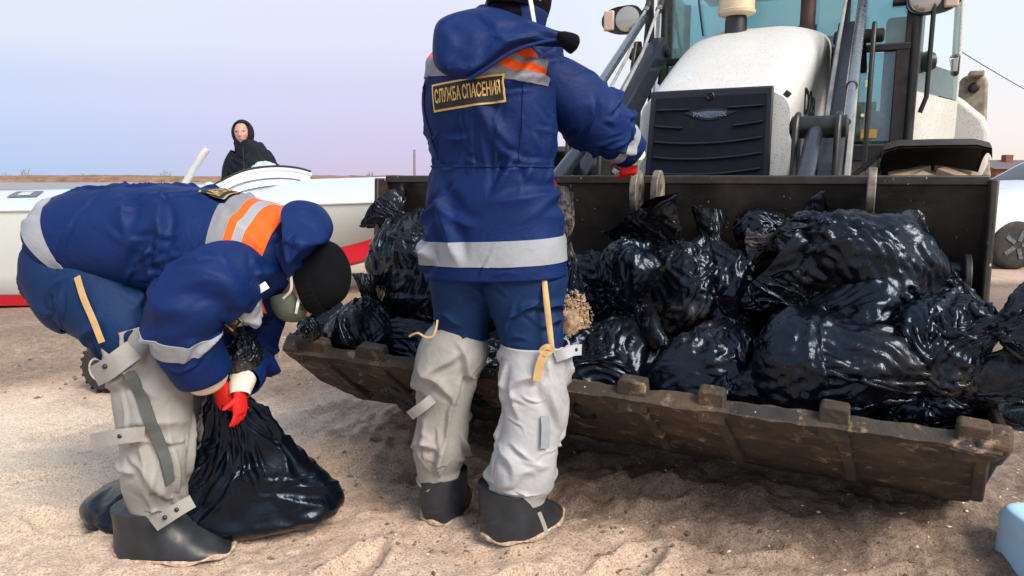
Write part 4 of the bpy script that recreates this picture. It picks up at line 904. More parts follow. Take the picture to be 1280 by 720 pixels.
# parked car behind the bucket's right end
t = NT('car_paint'); t.val('Base Color', (.70, .76, .84)); t.val('Roughness', .25); t.val('Coat Weight', 1.0)
t = NT('car_glass'); t.val('Base Color', (.02, .03, .04)); t.val('Roughness', .05)
car = thing('parked_car', 'pale silver car parked on the sand beyond the bucket', 'car', tuple(PG(1274, 338)))
def build_car():
    wc = PG(1274, 338); y0 = wc[1] + .1; x0 = wc[0]
    # side outline (x from front wheel centre, z), car points left
    xs = np.array([-.86, -.84, -.7, -.3, .25, .62, 1.0, 1.5, 2.2, 2.9, 3.3, 3.42, 3.45]); zt = np.array([.45, .70, .80, .92, .98, 1.20, 1.42, 1.52, 1.52, 1.42, 1.15, .95, .50])
    sh = np.array([.42, .60, .72, .84, .90, .93, .95, .96, .97, .98, .97, .9, .50]); lo = np.array([.38, .32, .28, .26, .25, .25, .25, .25, .25, .26, .28, .34, .40]); w = np.array([.62, .70, .78, .84, .86, .86, .86, .86, .86, .85, .82, .76, .7])
    rows = spline(np.stack([xs, zt, sh, lo, w], 1), 60); G = []
    for x, z1, z2, z0, ww in rows:
        z2 = min(z2, z1 - .01); tw = ww * (.98 if z1 - z2 < .15 else .98 - .28 * min(1, (z1 - z2) / .5))
        ring = [(-ww * .96, z0), (-ww, z0 + (z2 - z0) * .5), (-ww * .985, z2), (-tw, z1 - .04), (-tw * .85, z1), (0, z1 + .015), (tw * .85, z1), (tw, z1 - .04), (ww * .985, z2), (ww, z0 + (z2 - z0) * .5), (ww * .96, z0)]
        G.append([(x0 + x, y0 + .85 + y, z) for y, z in ring])
    G = np.array(G); b = MB().grid(G, caps=True).build('body', 'car_paint', car, world=True, sharp=35)
    # glazing: windscreen, side windows
    def pane(nm, i0, i1, k0, k1, ins=.04):
        q = G[i0:i1 + 1, k0:k1 + 1]; n = np.cross(q[-1, 0] - q[0, 0], q[0, -1] - q[0, 0]); n /= np.linalg.norm(n); c = G[30].mean(0); n = n if n @ (q.mean((0, 1)) - c) > 0 else -n
        m = q.mean((0, 1)); MB().grid((q - m) * (1 - ins) + m + n * .006).build(nm, 'car_glass', car, world=True)
    pane('windscreen', 23, 29, 4, 6, .08); 
    for s in ((2, 3), (7, 8)):
        pane('front_side_window', 26, 36, *s, .1); pane('rear_side_window', 38, 48, *s, .1)
    for x in (0, 2.55):
        for s in (0, 1):
            y = y0 - .02 if s == 0 else y0 + 1.5
            o = MB().lathe((x0 + x, y, .32), (0, 1, 0), [(0, .2), (0, .27), (.02, .31), (.05, .325), (.17, .325), (.2, .31), (.22, .27), (.22, .2)], 32).build('tyre', 'black_rubber', car, world=True)
            MB().lathe((x0 + x, y + .012, .32), (0, -1, 0), [(0, .21), (.012, .2), (.006, .17), (-.02, .06), (.01, .05), (.01, .001)], 24).build('rim', 'alu_grey', o, world=True)
            for k in range(5):
                a = k * 2 * math.pi / 5; MB().beam((x0 + x + .05 * math.cos(a), y, .32 + .05 * math.sin(a)), (x0 + x + .19 * math.cos(a), y, .32 + .19 * math.sin(a)), .05, .02, (0, 1, 0)).build('spoke', 'decal_grey', o, world=True)
    MB().box((x0 - .62, y0 + .06, .68), (.22, .1, .10), (0, 0, R(-25))).build('headlight', 'headlamp_glass', car, world=True, bevel=.02)
    MB().box((x0 + .62, y0 - .08, 1.0), (.12, .16, .10)).build('door_mirror', 'car_paint', car, world=True, bevel=.03)
    MB().box((x0 + 1.35, y0 - .015, .86), (.16, .02, .025)).build('door_handle', 'car_paint', car, world=True, bevel=.008)
build_car()

# pale blue plastic canister near the camera, bottom right
t = NT('canister_blue'); t.val('Base Color', (.42, .68, .92)); t.val('Roughness', .35); t.val('Specular IOR Level', .5); t.val('Subsurface Weight', .1); t.bump(t.noise(6), .05, .02)
def canister():
    c = PG(1345, 745); h = .21
    cn = thing('plastic_canister', 'pale blue rounded plastic canister standing on the sand in front of the bucket', 'canister', (c[0], c[1], 0))
    secs = [(c + Z1 * z, (1, .0, 0), .145 * k, .20 * k, .20 * k, 5) for z, k in ((0.0, .5), (.006, .95), (.03, 1), (.08, 1.0), (.13, .985), (.165, 1.0), (.19, .95), (.205, .84), (.21, .4))]
    tb = Tube(secs, 64, 60, even=False); MB().grid(tb.pos(), pi=True, caps=True).build('shell', 'canister_blue', cn, world=True)
    MB().lathe(c + np.array((.06, .1, h)), (0, 0, 1), [(-.01, .028), (.02, .028), (.025, .024), (.026, .001)], 20).build('cap', 'canister_blue', cn, world=True)
    p = np.array([(-.08, -.02, .0), (-.07, -.02, .045), (.0, -.02, .055), (.07, -.02, .045), (.08, -.02, 0)]) + c + Z1 * (h - .005); MB().tube(spline(p, 20), .014, 10).build('handle', 'canister_blue', cn, world=True)
canister()

# ================================================================== RUBBISH BAGS
t = NT('black_film')
n1 = t.noise(7, 6, .6, dist=1.2); n2 = t.noise(38, 5, .62, t.co((1, 1, .5)), dist=.8); n3 = t.noise(130, 3, .6)
t.val('Base Color', (.0015, .003, .007)); t.val('Roughness', t.ramp(t.noise(9, 5), [(.35, .17), (.7, .30)])); t.val('Specular IOR Level', .4); t.val('Specular Tint', (.62, .78, 1.0))
sd = t.attr('sandy'); dust = t.math('MULTIPLY', sd, t.ramp(t.noise(26, 6, .75), [(.42, 0), (.58, 1)]))
dust = t.math('MAXIMUM', dust, t.math('MULTIPLY', t.ramp(t.vor(110), [(.06, 1), (.1, 0)]), t.ramp(t.noise(5), [(.5, 0), (.62, .8)])))
t.val('Base Color', t.mix(dust, (.0015, .003, .007), (.34, .27, .20))); 
t.val('Roughness', t.mix(dust, t.ramp(t.noise(9, 5), [(.35, .17), (.7, .31)]), .9))
rid = lambda sc, st: t.ramp(t.math('ABSOLUTE', t.math('SUBTRACT', t.noise(sc, 3, .5, t.co(st), 1.4), .5)), [(0, 1), (.10, 0)])
t.bump(rid(6, (1, 1, .5)), .16, .008, t.bump(n3, .05, .003, t.bump(n2, .12, .006, t.bump(n1, .25, .02))))
BAGV = {}
def bag_shape(kind):
    """relaxed film over lumpy filling, axis along +z, knot near the top; unit ~ metres"""
    if kind in BAGV: return BAGV[kind]
    x = (1, 0, 0)
    K = {  # (z, a, bf, bb) lists, excess, noise scale
        'round': ([(0, .01, .01), (.015, .10, .09), (.07, .165, .15), (.17, .19, .17), (.27, .165, .15), (.35, .10, .10), (.395, .034, .034), (.44, .06, .035), (.50, .10, .03)], 1.03, 1.06, 9),
        'long': ([(0, .01, .01), (.02, .10, .085), (.10, .15, .125), (.25, .165, .135), (.40, .155, .125), (.50, .11, .095), (.56, .032, .032), (.61, .06, .03), (.66, .10, .03)], 1.03, 1.06, 8),
        'flat': ([(0, .01, .01), (.015, .13, .055), (.07, .20, .085), (.17, .215, .095), (.28, .19, .08), (.35, .10, .06), (.395, .034, .034), (.44, .06, .03), (.49, .09, .025)], 1.03, 1.06, 8),
        'slack': ([(0, .01, .01), (.02, .09, .07), (.09, .14, .12), (.18, .15, .12), (.27, .11, .085), (.34, .055, .05), (.385, .032, .030), (.44, .09, .035), (.53, .15, .04), (.58, .16, .03)], 1.06, 1.10, 7),
        'fan': ([(0, .01, .01), (.02, .12, .10), (.10, .19, .15), (.24, .20, .16), (.36, .15, .11), (.44, .075, .06), (.48, .030, .030), (.54, .055, .028), (.64, .10, .028), (.74, .13, .024)], 1.03, 1.06, 8),
        'tuft': ([(0, .02, .02), (.03, .05, .045), (.08, .055, .05), (.13, .035, .03), (.155, .02, .02), (.19, .05, .035), (.24, .07, .04), (.27, .06, .03)], 1.10, 1.12, 16)}
    pr, ei, ej, ns = K[kind]; sd = sum(map(ord, kind))
    secs = [((0.012 * math.sin(z * 17 + sd), .012 * math.cos(z * 13 + sd), z), x, a, b, b, 2.1) for z, a, b in pr]
    rmax = max(a for _, a, _ in pr); small = kind == 'tuft'
    tb = Tube(secs, 72 if small else 120, 50 if small else 92, lump=.22, seed=sd)
    G = simulate(tb, ei, ej, steps=70 if small else 80, rest_i=2 * math.pi * rmax * .92, capi=1.55, bend=.22, grav=(0, 0, 0), fix0=True, seed=sd, puff=.028, noise=.012, nscale=ns, pull=.05, fold=(.02, .10, .5, 1.5), anchor=.02)
    n = outward(tb, G); rm = 1.0
    G = G + n * creases(tb, [(40, .35, .88, 84, 9, (.14, .38), (.004, .010), .011), (22, .0, .75, 60, 40, (.12, .32), (.006, .016), .014), (30, .1, .8, 70, 30, (.08, .24), (.003, .007), .006), (14, .0, .8, 20, 40, (.06, .16), (.006, .012), .007), (14, .0, .3, 82, 12, (.08, .2), (.006, .012), .008)], sd, .55 if small else 1.0, sharp=1.1)[..., None]
    BAGV[kind] = (tb, G); return BAGV[kind]
def bag(kind, base, tip, width, depth, spin=0.0, label='', sandy=(0, 0), side=(0, 0, 1), group='black rubbish bags', bend=0.0, name='rubbish_bag', mirror=False):
    """base / tip: world points of the bag bottom and of its tuft; width across, depth: scale of the two cross directions"""
    tb, G = bag_shape(kind); base, tip = np.asarray(base, float), np.asarray(tip, float)
    L = G[..., 2].max(); d = tip - base; ln = np.linalg.norm(d); T = d / ln
    sdv = np.asarray(side, float); A = sdv - T * (sdv @ T); A /= np.linalg.norm(A); B = np.cross(T, A)
    c, s = math.cos(spin), math.sin(spin); g = G.copy(); gx = g[..., 0] * c - g[..., 1] * s; gy = g[..., 0] * s + g[..., 1] * c
    if mirror: gx = -gx
    rx = np.abs(gx).max(); ry = np.abs(gy).max(); u = g[..., 2] / L
    V = base + T * (u * ln)[..., None] + A * (gx / rx * width + bend * np.sin(u * math.pi))[..., None] + B * (gy / ry * depth)[..., None]
    wv = np.stack([fbm(V * 4.2 + 31 * q + spin * 9, 2, 70 + q) for q in range(3)], -1); V = V + wv * min(width, depth) * .32      # slumped, uneven
    o = MB().grid(V, pi=True).build(name, 'black_film', None, sharp=None)
    me = o.data; at = me.attributes.new('sandy', 'FLOAT', 'POINT')
    f = V.reshape(-1, 3); z0, z1 = f[:, 2].min(), f[:, 2].max()
    sandy = (max(sandy[0], .25), max(sandy[1], .06)); val = sandy[0] * np.clip(1 - (f[:, 2] - z0) / (.35 * (z1 - z0)), 0, 1) + sandy[1] * np.clip((u.reshape(-1) - .3) * 2, 0, 1) * np.clip(fbm(f * 5, 3, 7) + .4, 0, 1)
    at.data.foreach_set('value', np.clip(val, 0, 1).astype(np.float32))
    org = V.reshape(-1, 3).mean(0); org[2] = V[..., 2].min(); me.transform(Matrix.Translation(Vector(-org))); o.location = org
    return tag(o, label, 'bag', group)
W = lambda px, py, yl: t2w(LT(px, py, yl))
def PB(kind, p0, p1, yl0, yl1, wpx, depth, **k):
    """bag from pixel p0 to p1, its distance given by how deep it lies in the bucket; width in pixels at that distance"""
    a, b = W(*p0, yl0), W(*p1, yl1); m = (a + b) / 2; zc = m[1] * CP + (CAM_H - m[2]) * SP
    return bag(kind, a, b, wpx / FPX * zc, depth, **k)
# back row first
PB('round', (600, 420), (575, 290), -.05, .0, 85, .22, spin=.5, label='black bag slumped in the bucket behind the standing worker')
PB('long', (800, 410), (700, 322), -.02, .04, 58, .19, spin=2.1, label='dark bag with tight pleats half buried beside the spilled shells')
PB('round', (908, 440), (880, 255), -.10, -.0, 82, .21, spin=1.0, label='plump upright bag in the middle of the bucket with pleats fanning from its neck', mirror=True)
PB('slack', (868, 410), (800, 262), -.14, -.16, 78, .18, spin=2.4, label='humped bag leaning beside the plump upright bag', bend=.05)
PB('slack', (915, 300), (1040, 268), .0, .0, 36, .10, spin=.3, label='small folded bag neck resting on top against the bucket wall')
PB('long', (1178, 388), (925, 292), -.18, -.10, 80, .21, spin=.4, label='long bag slung across the right half of the bucket with sand stuck to it', sandy=(.9, .2), bend=.04)
PB('slack', (1205, 450), (1130, 275), -.12, -.08, 62, .16, spin=1.7, label='dark bag wedged into the right cheek of the bucket')
PB('slack', (1110, 450), (945, 335), -.26, -.24, 74, .17, spin=3.3, label='dark loose bag with an open fold lying under the long sandy bag', mirror=True)
PB('round', (870, 515), (915, 375), -.38, -.24, 86, .20, spin=4.0, label='squat bag below the plump upright one with creased glossy front')
PB('slack', (775, 300), (815, 450), -.22, -.36, 52, .13, spin=.2, label='crumpled bag with knotted lump hanging in front of the pleated bags')
PB('fan', (745, 525), (815, 330), -.42, -.16, 112, .25, spin=1.3, label='big smooth bag in front beside the standing worker with folds running to its neck', sandy=(.2, .1))
PB('flat', (860, 498), (1060, 480), -.42, -.42, 44, .14, spin=.1, label='flat bag pressed on the bucket lip with sand on its top', sandy=(.0, 1.0))
PB('fan', (935, 462), (1330, 486), -.40, -.40, 92, .22, spin=.15, label='large shiny bag sprawled over the lip, its twisted neck flaring past the bucket side', sandy=(.1, .15), bend=.05)
PB('flat', (1100, 525), (1255, 500), -.40, -.32, 46, .13, spin=.5, label='dark bag filling the right corner behind the lip')
PB('slack', (1130, 440), (1340, 405), -.34, -.48, 84, .16, spin=2.9, label='loose bag hanging out over the right side of the bucket')
# left end
PB('long', (560, 410), (468, 252), -.15, -.02, 78, .19, spin=.9, label='tall bag in the left end of the bucket with its tied neck standing up')
PB('fan', (600, 490), (380, 392), -.30, -.42, 66, .18, spin=2.2, label='low bag stretched along the left end of the lip under the tall one', mirror=True)
PB('round', (455, 465), (458, 345), -.46, -.28, 72, .17, spin=5.0, label='crinkled round bag at the left corner of the bucket beside the black knit hat', sandy=(.1, .1))
PB('round', (610, 515), (640, 390), -.40, -.25, 88, .2, spin=3.0, label='bag lying behind the legs of the standing worker')
PB('round', (690, 495), (668, 370), -.38, -.2, 75, .18, spin=.3, label='bag behind the right knee of the standing worker')
# spilled shells and coarse sand on the pile beside the standing worker
simple('shell_sand', (.30, .205, .14), .9, var=.6, scale=60)
def spill():
    rs = np.random.RandomState(9); mb = MB(); c = W(714, 402, -.50)
    V0 = np.array([(1, 0, 0), (-1, 0, 0), (0, 1, 0), (0, -1, 0), (0, 0, 1), (0, 0, -1)], float); F0 = [(0, 2, 4), (2, 1, 4), (1, 3, 4), (3, 0, 4), (2, 0, 5), (1, 2, 5), (3, 1, 5), (0, 3, 5)]
    a = np.linspace(0, 2 * math.pi, 28, endpoint=False); rr = np.linspace(0, 1, 10)
    G = np.array([[c + np.array((math.cos(q) * .07 * r, -.03 * (1 - r * r) + .03 * r, math.sin(q) * .10 * r)) for r in rr] for q in a]); G += .012 * fbm(G * 30, 2, 3)[..., None]
    mb.grid(G, pi=True)
    for k in range(700):
        q = rs.rand() * 6.3; r = rs.rand() ** .6 * 1.12; p = c + np.array((math.cos(q) * .07 * r, -.035 * (1 - r * r) + .02, math.sin(q) * .10 * r)); s = .003 + .006 * rs.rand() ** 2
        mb.add(V0 * s * (.6 + .8 * rs.rand(1, 3)) + p, F0)
    o = mb.build('spilled_sand', 'shell_sand', sharp=30); tag(o, 'heap of coarse shelly sand spilled on the bags beside the standing worker', 'sand', kind='stuff')
spill()
# torn bag swinging from the standing worker's hidden hand
BLs = [P(700, 232, 2.52), P(716, 420, 2.50)]
bag('slack', BLs[1] - np.array((0, 0, .02)), BLs[0], .055, .05, spin=1.1, label='narrow half-empty bag dangling at the hip of the standing worker', sandy=(.2, 1.0))

# ================================================================== PEOPLE
def fabric(name, col, rough=.75, var=.25, weave=700, sheen=.0, bump=.06, wr=.25, dirt=0.0):
    t = NT(name); n = t.noise(6, 5, .6); c = t.ramp(n, [(.3, tuple(x * (1 - var) for x in col)), (.7, tuple(x * (1 + var) for x in col))])
    if dirt: c = t.mix(t.math('MULTIPLY', t.ramp(t.noise(5, 7, .7, dist=.8), [(.5, 0), (.72, dirt)]), t.ramp(t.noise(60, 4, .7), [(.3, .4), (.6, 1)])), c, (.30, .22, .15))
    t.val('Base Color', c); t.val('Roughness', rough); t.val('Sheen Weight', sheen); t.val('Specular IOR Level', .2)
    rid = t.ramp(t.math('ABSOLUTE', t.math('SUBTRACT', t.noise(9, 4, .6, dist=1.0), .5)), [(0, 1), (.09, 0)])
    t.bump(t.noise(weave, 2), bump, .002, t.bump(rid, wr * .35, .006, t.bump(t.noise(18, 5, .6, dist=.6), wr, .012))); return t
fabric('navy_cloth', (.0012, .0150, .092), .62, .10, wr=.3); fabric('trouser_cloth', (.0032, .0215, .082), .68, .12, wr=.3)
fabric('reflective', (.27, .30, .34), .42, .12, 300); fabric('yoke_grey', (.20, .21, .24), .6, .1, 300); fabric('orange_cloth', (.95, .105, .012), .55, .08)
fabric('wader_grey', (.29, .29, .285), .5, .14, 300, .0, .03, .3, .45); fabric('wader_white', (.38, .40, .435), .45, .14, 300, .0, .03, .3, .35)
fabric('cuff_cream', (.62, .52, .40), .8); fabric('strap_tan', (.52, .36, .17), .8); fabric('knit_black', (.0035, .0042, .006), .95, .3, 220, .0, .5).val('Specular IOR Level', .12)
fabric('parka_black', (.006, .008, .013), .7, .3); fabric('glove_red', (.62, .02, .018), .6, .2); fabric('glove_white', (.66, .62, .56), .8); fabric('mask_grey', (.095, .115, .095), .65, .12); fabric('tape_grey', (.085, .095, .095), .6, .15)
simple('boot_rubber', (.015, .019, .026), .45, var=.4, scale=14, bump=.15, bscale=40); simple('patch_black', (.012, .011, .012), .7); simple('gold', (.62, .42, .14), .45, metal=.2); simple('sole_sand', (.40, .30, .22), .95, var=.6, scale=60, bump=.6)
t = NT('skin'); t.val('Base Color', t.ramp(t.noise(25, 5), [(.3, (.46, .21, .16)), (.7, (.58, .29, .23))])); t.val('Roughness', .5); t.val('Subsurface Weight', .15); t.val('Subsurface Radius', (.01, .004, .002))
simple('stubble', (.42, .38, .36), .9, var=.3, scale=200); simple('eye_dark', (.02, .018, .016), .3); simple('white_strap', (.75, .75, .74), .6)

def remeshed(mb, voxel, name, mat, parent, smooth=6):
    o = mb.build('tmp', None, None); m = o.modifiers.new('r', 'REMESH'); m.mode = 'VOXEL'; m.voxel_size = voxel
    if smooth: s = o.modifiers.new('s', 'SMOOTH'); s.iterations = smooth; s.factor = .5
    bpy.context.view_layer.update(); dg = bpy.context.evaluated_depsgraph_get(); me = bpy.data.meshes.new_from_object(o.evaluated_get(dg)); old = o.data; bpy.data.objects.remove(o); bpy.data.meshes.remove(old)
    me.name = name; me.materials.clear(); me.materials.append(MATS[mat]); smooth_mesh(me)
    n = bpy.data.objects.new(name, me); COL.objects.link(n)
    if parent is not None: me.transform(Matrix(np.linalg.inv(loc_of(parent)).tolist())); n.parent = parent
    return n
def frame(up, face):
    up = np.asarray(up, float); up /= np.linalg.norm(up); f = np.asarray(face, float); f = f - up * (f @ up); f /= np.linalg.norm(f); return up, f, np.cross(f, up)   # right-hand side of the person
def head_grid(c, up, face, s=1.0):
    up, f, r = frame(up, face); n, m = 72, 60
    th = np.linspace(0, 2 * math.pi, n, endpoint=False)[:, None]; ph = np.linspace(0.02, math.pi - .02, m)[None]
    x = np.sin(ph) * np.sin(th); y = np.sin(ph) * np.cos(th); z = np.cos(ph) + 0 * th      # y front
    X = x * .076; Y = y * .098; Z = z * .118
    jaw = np.clip(-z, 0, 1); X = X * (1 - .32 * jaw); Y = Y - .012 * jaw * (y < 0) * y * -1 + .0
    Y = np.where(y < 0, Y * (1 - .25 * jaw), Y * (1 + .06 * jaw))
    g = lambda dx, dz, sx, sz, fr=.2: np.exp(-((X - dx) / sx) ** 2 - ((Z - dz) / sz) ** 2) * (y > fr)
    Y = Y + .022 * g(0, -.022, .011, .016) + .014 * g(0, .002, .009, .022) + .006 * g(0, .032, .05, .012) - .010 * (g(.032, .010, .016, .012) + g(-.032, .010, .016, .012)) \
        + .006 * g(0, -.055, .024, .006) + .005 * g(0, -.068, .02, .006) - .004 * g(0, -.061, .022, .003) + .009 * g(0, -.098, .025, .016) + .004 * (g(.05, -.02, .018, .02, .0) + g(-.05, -.02, .018, .02, .0))
    V = np.asarray(c) + s * (X[..., None] * r + Y[..., None] * f + Z[..., None] * up)
    return V, (up, f, r)
def person_body(parent, head_c, up, face, chest, hip, limbs, s=1.0, voxel=.007):
    mb = MB(); V, fr = head_grid(head_c, up, face, s * .94); mb.grid(V, pi=True, caps=True)
    u, f, r = fr; hc, ch, hp = map(lambda q: np.asarray(q, float), (head_c, chest, hip))
    mb.tube(spline(np.array([hc - u * .05 - f * .02, hc - u * .12 - f * .02, ch + (hc - ch) * .2, ch, (ch + hp) / 2, hp]), 24), np.interp(np.linspace(0, 5, 24), range(6), [.045, .05, .06, .085, .085, .09]), 20)
    for pth, rad in limbs: mb.tube(spline(np.array(pth), 24), np.interp(np.linspace(0, 1, 24), np.linspace(0, 1, len(rad)), rad), 14)
    for s_ in (-1, 1):                                     # ears
        mb.tube(np.array([hc + r * s_ * .070 * s - f * .005 + u * .022 * s, hc + r * s_ * .082 * s - f * .018, hc + r * s_ * .072 * s - f * .005 - u * .03 * s]), [.012, .016, .009], 8)
    return remeshed(mb, voxel, 'body', 'skin', parent, 3), fr
# crease groups: (count, from, to along the tube, mean angle (0 round the limb, 90 along it), spread, length, width, height)
STYLE = dict(
    jacket=[(20, .0, 1., 25, 55, (.14, .36), (.012, .026), .0130), (30, .36, .60, 82, 14, (.05, .14), (.005, .009), .0065), (34, .0, 1., 40, 60, (.06, .20), (.004, .009), .0060)],
    sleeve=[(16, .12, .95, 20, 35, (.12, .28), (.011, .022), .0150), (20, .35, .75, 8, 25, (.08, .18), (.007, .012), .0110), (28, .1, .95, 40, 50, (.05, .18), (.004, .009), .0060)],
    trouser=[(16, .15, 1., 12, 30, (.08, .24), (.008, .016), .0105), (12, .2, .9, -30, 20, (.10, .22), (.007, .013), .0090), (22, .1, .9, 45, 60, (.05, .16), (.004, .008), .0050)],
    wader=[(15, .05, .95, 35, 35, (.14, .34), (.010, .020), .0170), (13, .55, 1., 5, 25, (.08, .22), (.009, .016), .0150), (14, .0, .75, 78, 18, (.16, .40), (.007, .015), .0130), (30, .0, 1., 30, 60, (.05, .18), (.004, .009), .0060)],
    tight=[(8, .0, 1., 0, 20, (.05, .12), (.006, .010), .0022)])
SOF = dict(jacket='jacket', parka='jacket', sleeve='sleeve', trouser_leg='trouser', trouser_seat='trouser', wader='wader', hood_collar='sleeve', chest_yoke='sleeve')
def cloth(name, mat, parent, secs, ni=72, nj=60, build=True, cap=False, gain=1.0, seed=0, soft=.010, tuck=0, extra=(), **kw):
    """padded tube with sewn-in shape plus folds and creases"""
    tb = Tube(secs, ni + 24, nj + 24); st = SOF.get(name, 'tight'); P0 = tb.pos(); n = outward(tb, P0)
    so = soft if st != 'tight' else .002
    d = creases(tb, list(STYLE[st]) + list(extra), seed, gain * (1.45 if st in ('jacket', 'sleeve', 'trouser') else 1.0)) + so * fbm(P0 * 7 + seed, 2, seed) * np.minimum(1, np.arange(tb.nj) / 8)[None]
    G = P0 + n * d[..., None]
    if build:
        m = outward(tb, G); E = G[:, -1:] - m[:, -1:] * .006; S = G[:, :1] - m[:, :1] * .006
        MB().grid(np.concatenate([S, G, E], 1), pi=True, caps=cap).build(name, mat, parent, sharp=None, world=True)
    return tb, G, outward(tb, G)
def project(surfaces, pts, d, lift):
    """drop points along d onto a grid surface, then lift them back off it"""
    mb = MB()
    for G in surfaces: mb.grid(G, pi=True)
    V = np.concatenate(mb.v); bv = BVHTree.FromPolygons(V.tolist(), mb.f); d = np.asarray(d, float) / np.linalg.norm(d); out = []
    for p in pts:
        h = bv.ray_cast(Vector(p - d * .4), Vector(d)); q = np.array(h[0]) if h[0] is not None else p; out.append(q - d * lift)
    return np.array(out)
def sewn_patch(parent, surf, c, ux, uy, w, h, txt, name='name_patch', ts=.8):
    ux, uy = np.asarray(ux, float), np.asarray(uy, float); ux /= np.linalg.norm(ux); uy = uy - ux * (uy @ ux); uy /= np.linalg.norm(uy); d = -np.cross(ux, uy)
    def sheetg(w, h, lift, nm, mat, par, nx=26, ny=10):
        g = np.array([c + ux * a + uy * b for a in np.linspace(-w / 2, w / 2, nx) for b in np.linspace(-h / 2, h / 2, ny)]); q = project([surf], g, d, lift).reshape(nx, ny, 3)
        dd = (q - c) @ d; q = q + d * (np.median(dd) - dd)[..., None] * .35                    # stiff badge bridges small folds
        q = smooth_grid(q, 2, pi=False) if 0 else q
        return MB().grid(q).build(nm, mat, par, world=True), q
    o, q0 = sheetg(w, h, .007, name, 'gold', parent); nx, ny = q0.shape[:2]
    def on(a, b):
        fx, fy = np.clip(a, 0, .9999) * (nx - 1), np.clip(b, 0, .9999) * (ny - 1); i, j = fx.astype(int), fy.astype(int); a, b = (fx - i)[..., None], (fy - j)[..., None]
        return (q0[i, j] * (1 - a) + q0[i + 1, j] * a) * (1 - b) + (q0[i, j + 1] * (1 - a) + q0[i + 1, j + 1] * a) * b
    A, B = np.meshgrid(np.linspace(.022, .978, nx), np.linspace(.075, .925, ny), indexing='ij'); MB().grid(on(A, B) - d * .0022).build('patch_field', 'patch_black', o, world=True)
    v, f = text_mesh(txt, h * ts, h * .012, 0, .98); tw = v[:, 0].max() - v[:, 0].min(); k = min(1, w * .90 / tw); pts = np.array([c + ux * x * k + uy * y for x, y, _ in v])
    s = on((pts - c) @ ux / w + .5, (pts - c) @ uy / h + .5)
    MB().add(s - d * .0045, f).build('lettering', 'gold', o, world=True, flat=True)
def boot(parent, heel, ang, ln=.34, wd=.115, ht=.17, mat='boot_rubber'):
    heel = np.asarray(heel, float); d = np.array((math.cos(ang), math.sin(ang), 0)); z0 = heel[2]
    secs = [(heel + d * (ln * q) + Z1 * z, d, ln * a, wd * b, wd * b, 2.4) for z, q, a, b in ((0, .5, .47, .46), (.008, .5, .50, .52), (.024, .485, .485, .53), (.05, .43, .43, .52), (.078, .375, .372, .50), (.106, .33, .325, .49), (.135, .30, .29, .50), (ht, .29, .268, .51))]
    tb = Tube(secs, 88, 48, even=False, level=True); P0 = tb.pos(); G = P0 + outward(tb, P0) * (creases(tb, [(14, .25, 1., 15, 40, (.05, .16), (.006, .012), .0045)], int(abs(heel[0]) * 90)) + .006 * fbm(P0 * 12, 2, 5))[..., None]; G[..., 2] = np.maximum(G[..., 2], z0)
    o = MB().grid(smooth_grid(G, 1), pi=True, caps=True).build('boot', mat, parent, sharp=None, world=True)
    a = np.linspace(0, 2 * math.pi, 60); n = np.cross(Z1, d)
    rim = np.stack([heel + d * (ln * (.5 + .505 * math.cos(q))) + n * (wd * .535 * np.sign(math.sin(q)) * abs(math.sin(q)) ** .85) + Z1 * (.010 + .004 * math.sin(q * 7)) for q in a]); MB().tube(rim, .007 + .003 * np.sin(a * 9), 6, False).build('sandy_welt', 'sole_sand', o, world=True)
    return tb, G
def strap(parent, pts, w, mat, nrm, name='strap', th=.004):
    p = spline(np.array(pts), 24); T = np.gradient(p, axis=0); T /= np.linalg.norm(T, axis=1)[:, None]; n = np.asarray(nrm, float); s = np.cross(T, n); s /= np.linalg.norm(s, axis=1)[:, None]; m = np.cross(s, T)
    G = np.stack([p - s * w / 2, p + s * w / 2, p + s * w / 2 + m * th, p - s * w / 2 + m * th], 0); return MB().grid(G, pi=True, caps=True).build(name, mat, parent, sharp=40, world=True)
def stud(parent, c, d, r=.006, mat='ink'): MB().lathe(c, d, [(-.004, r), (.003, r), (.006, r * .6), (.0065, .0005)], 10).build('stud', mat, parent, world=True)
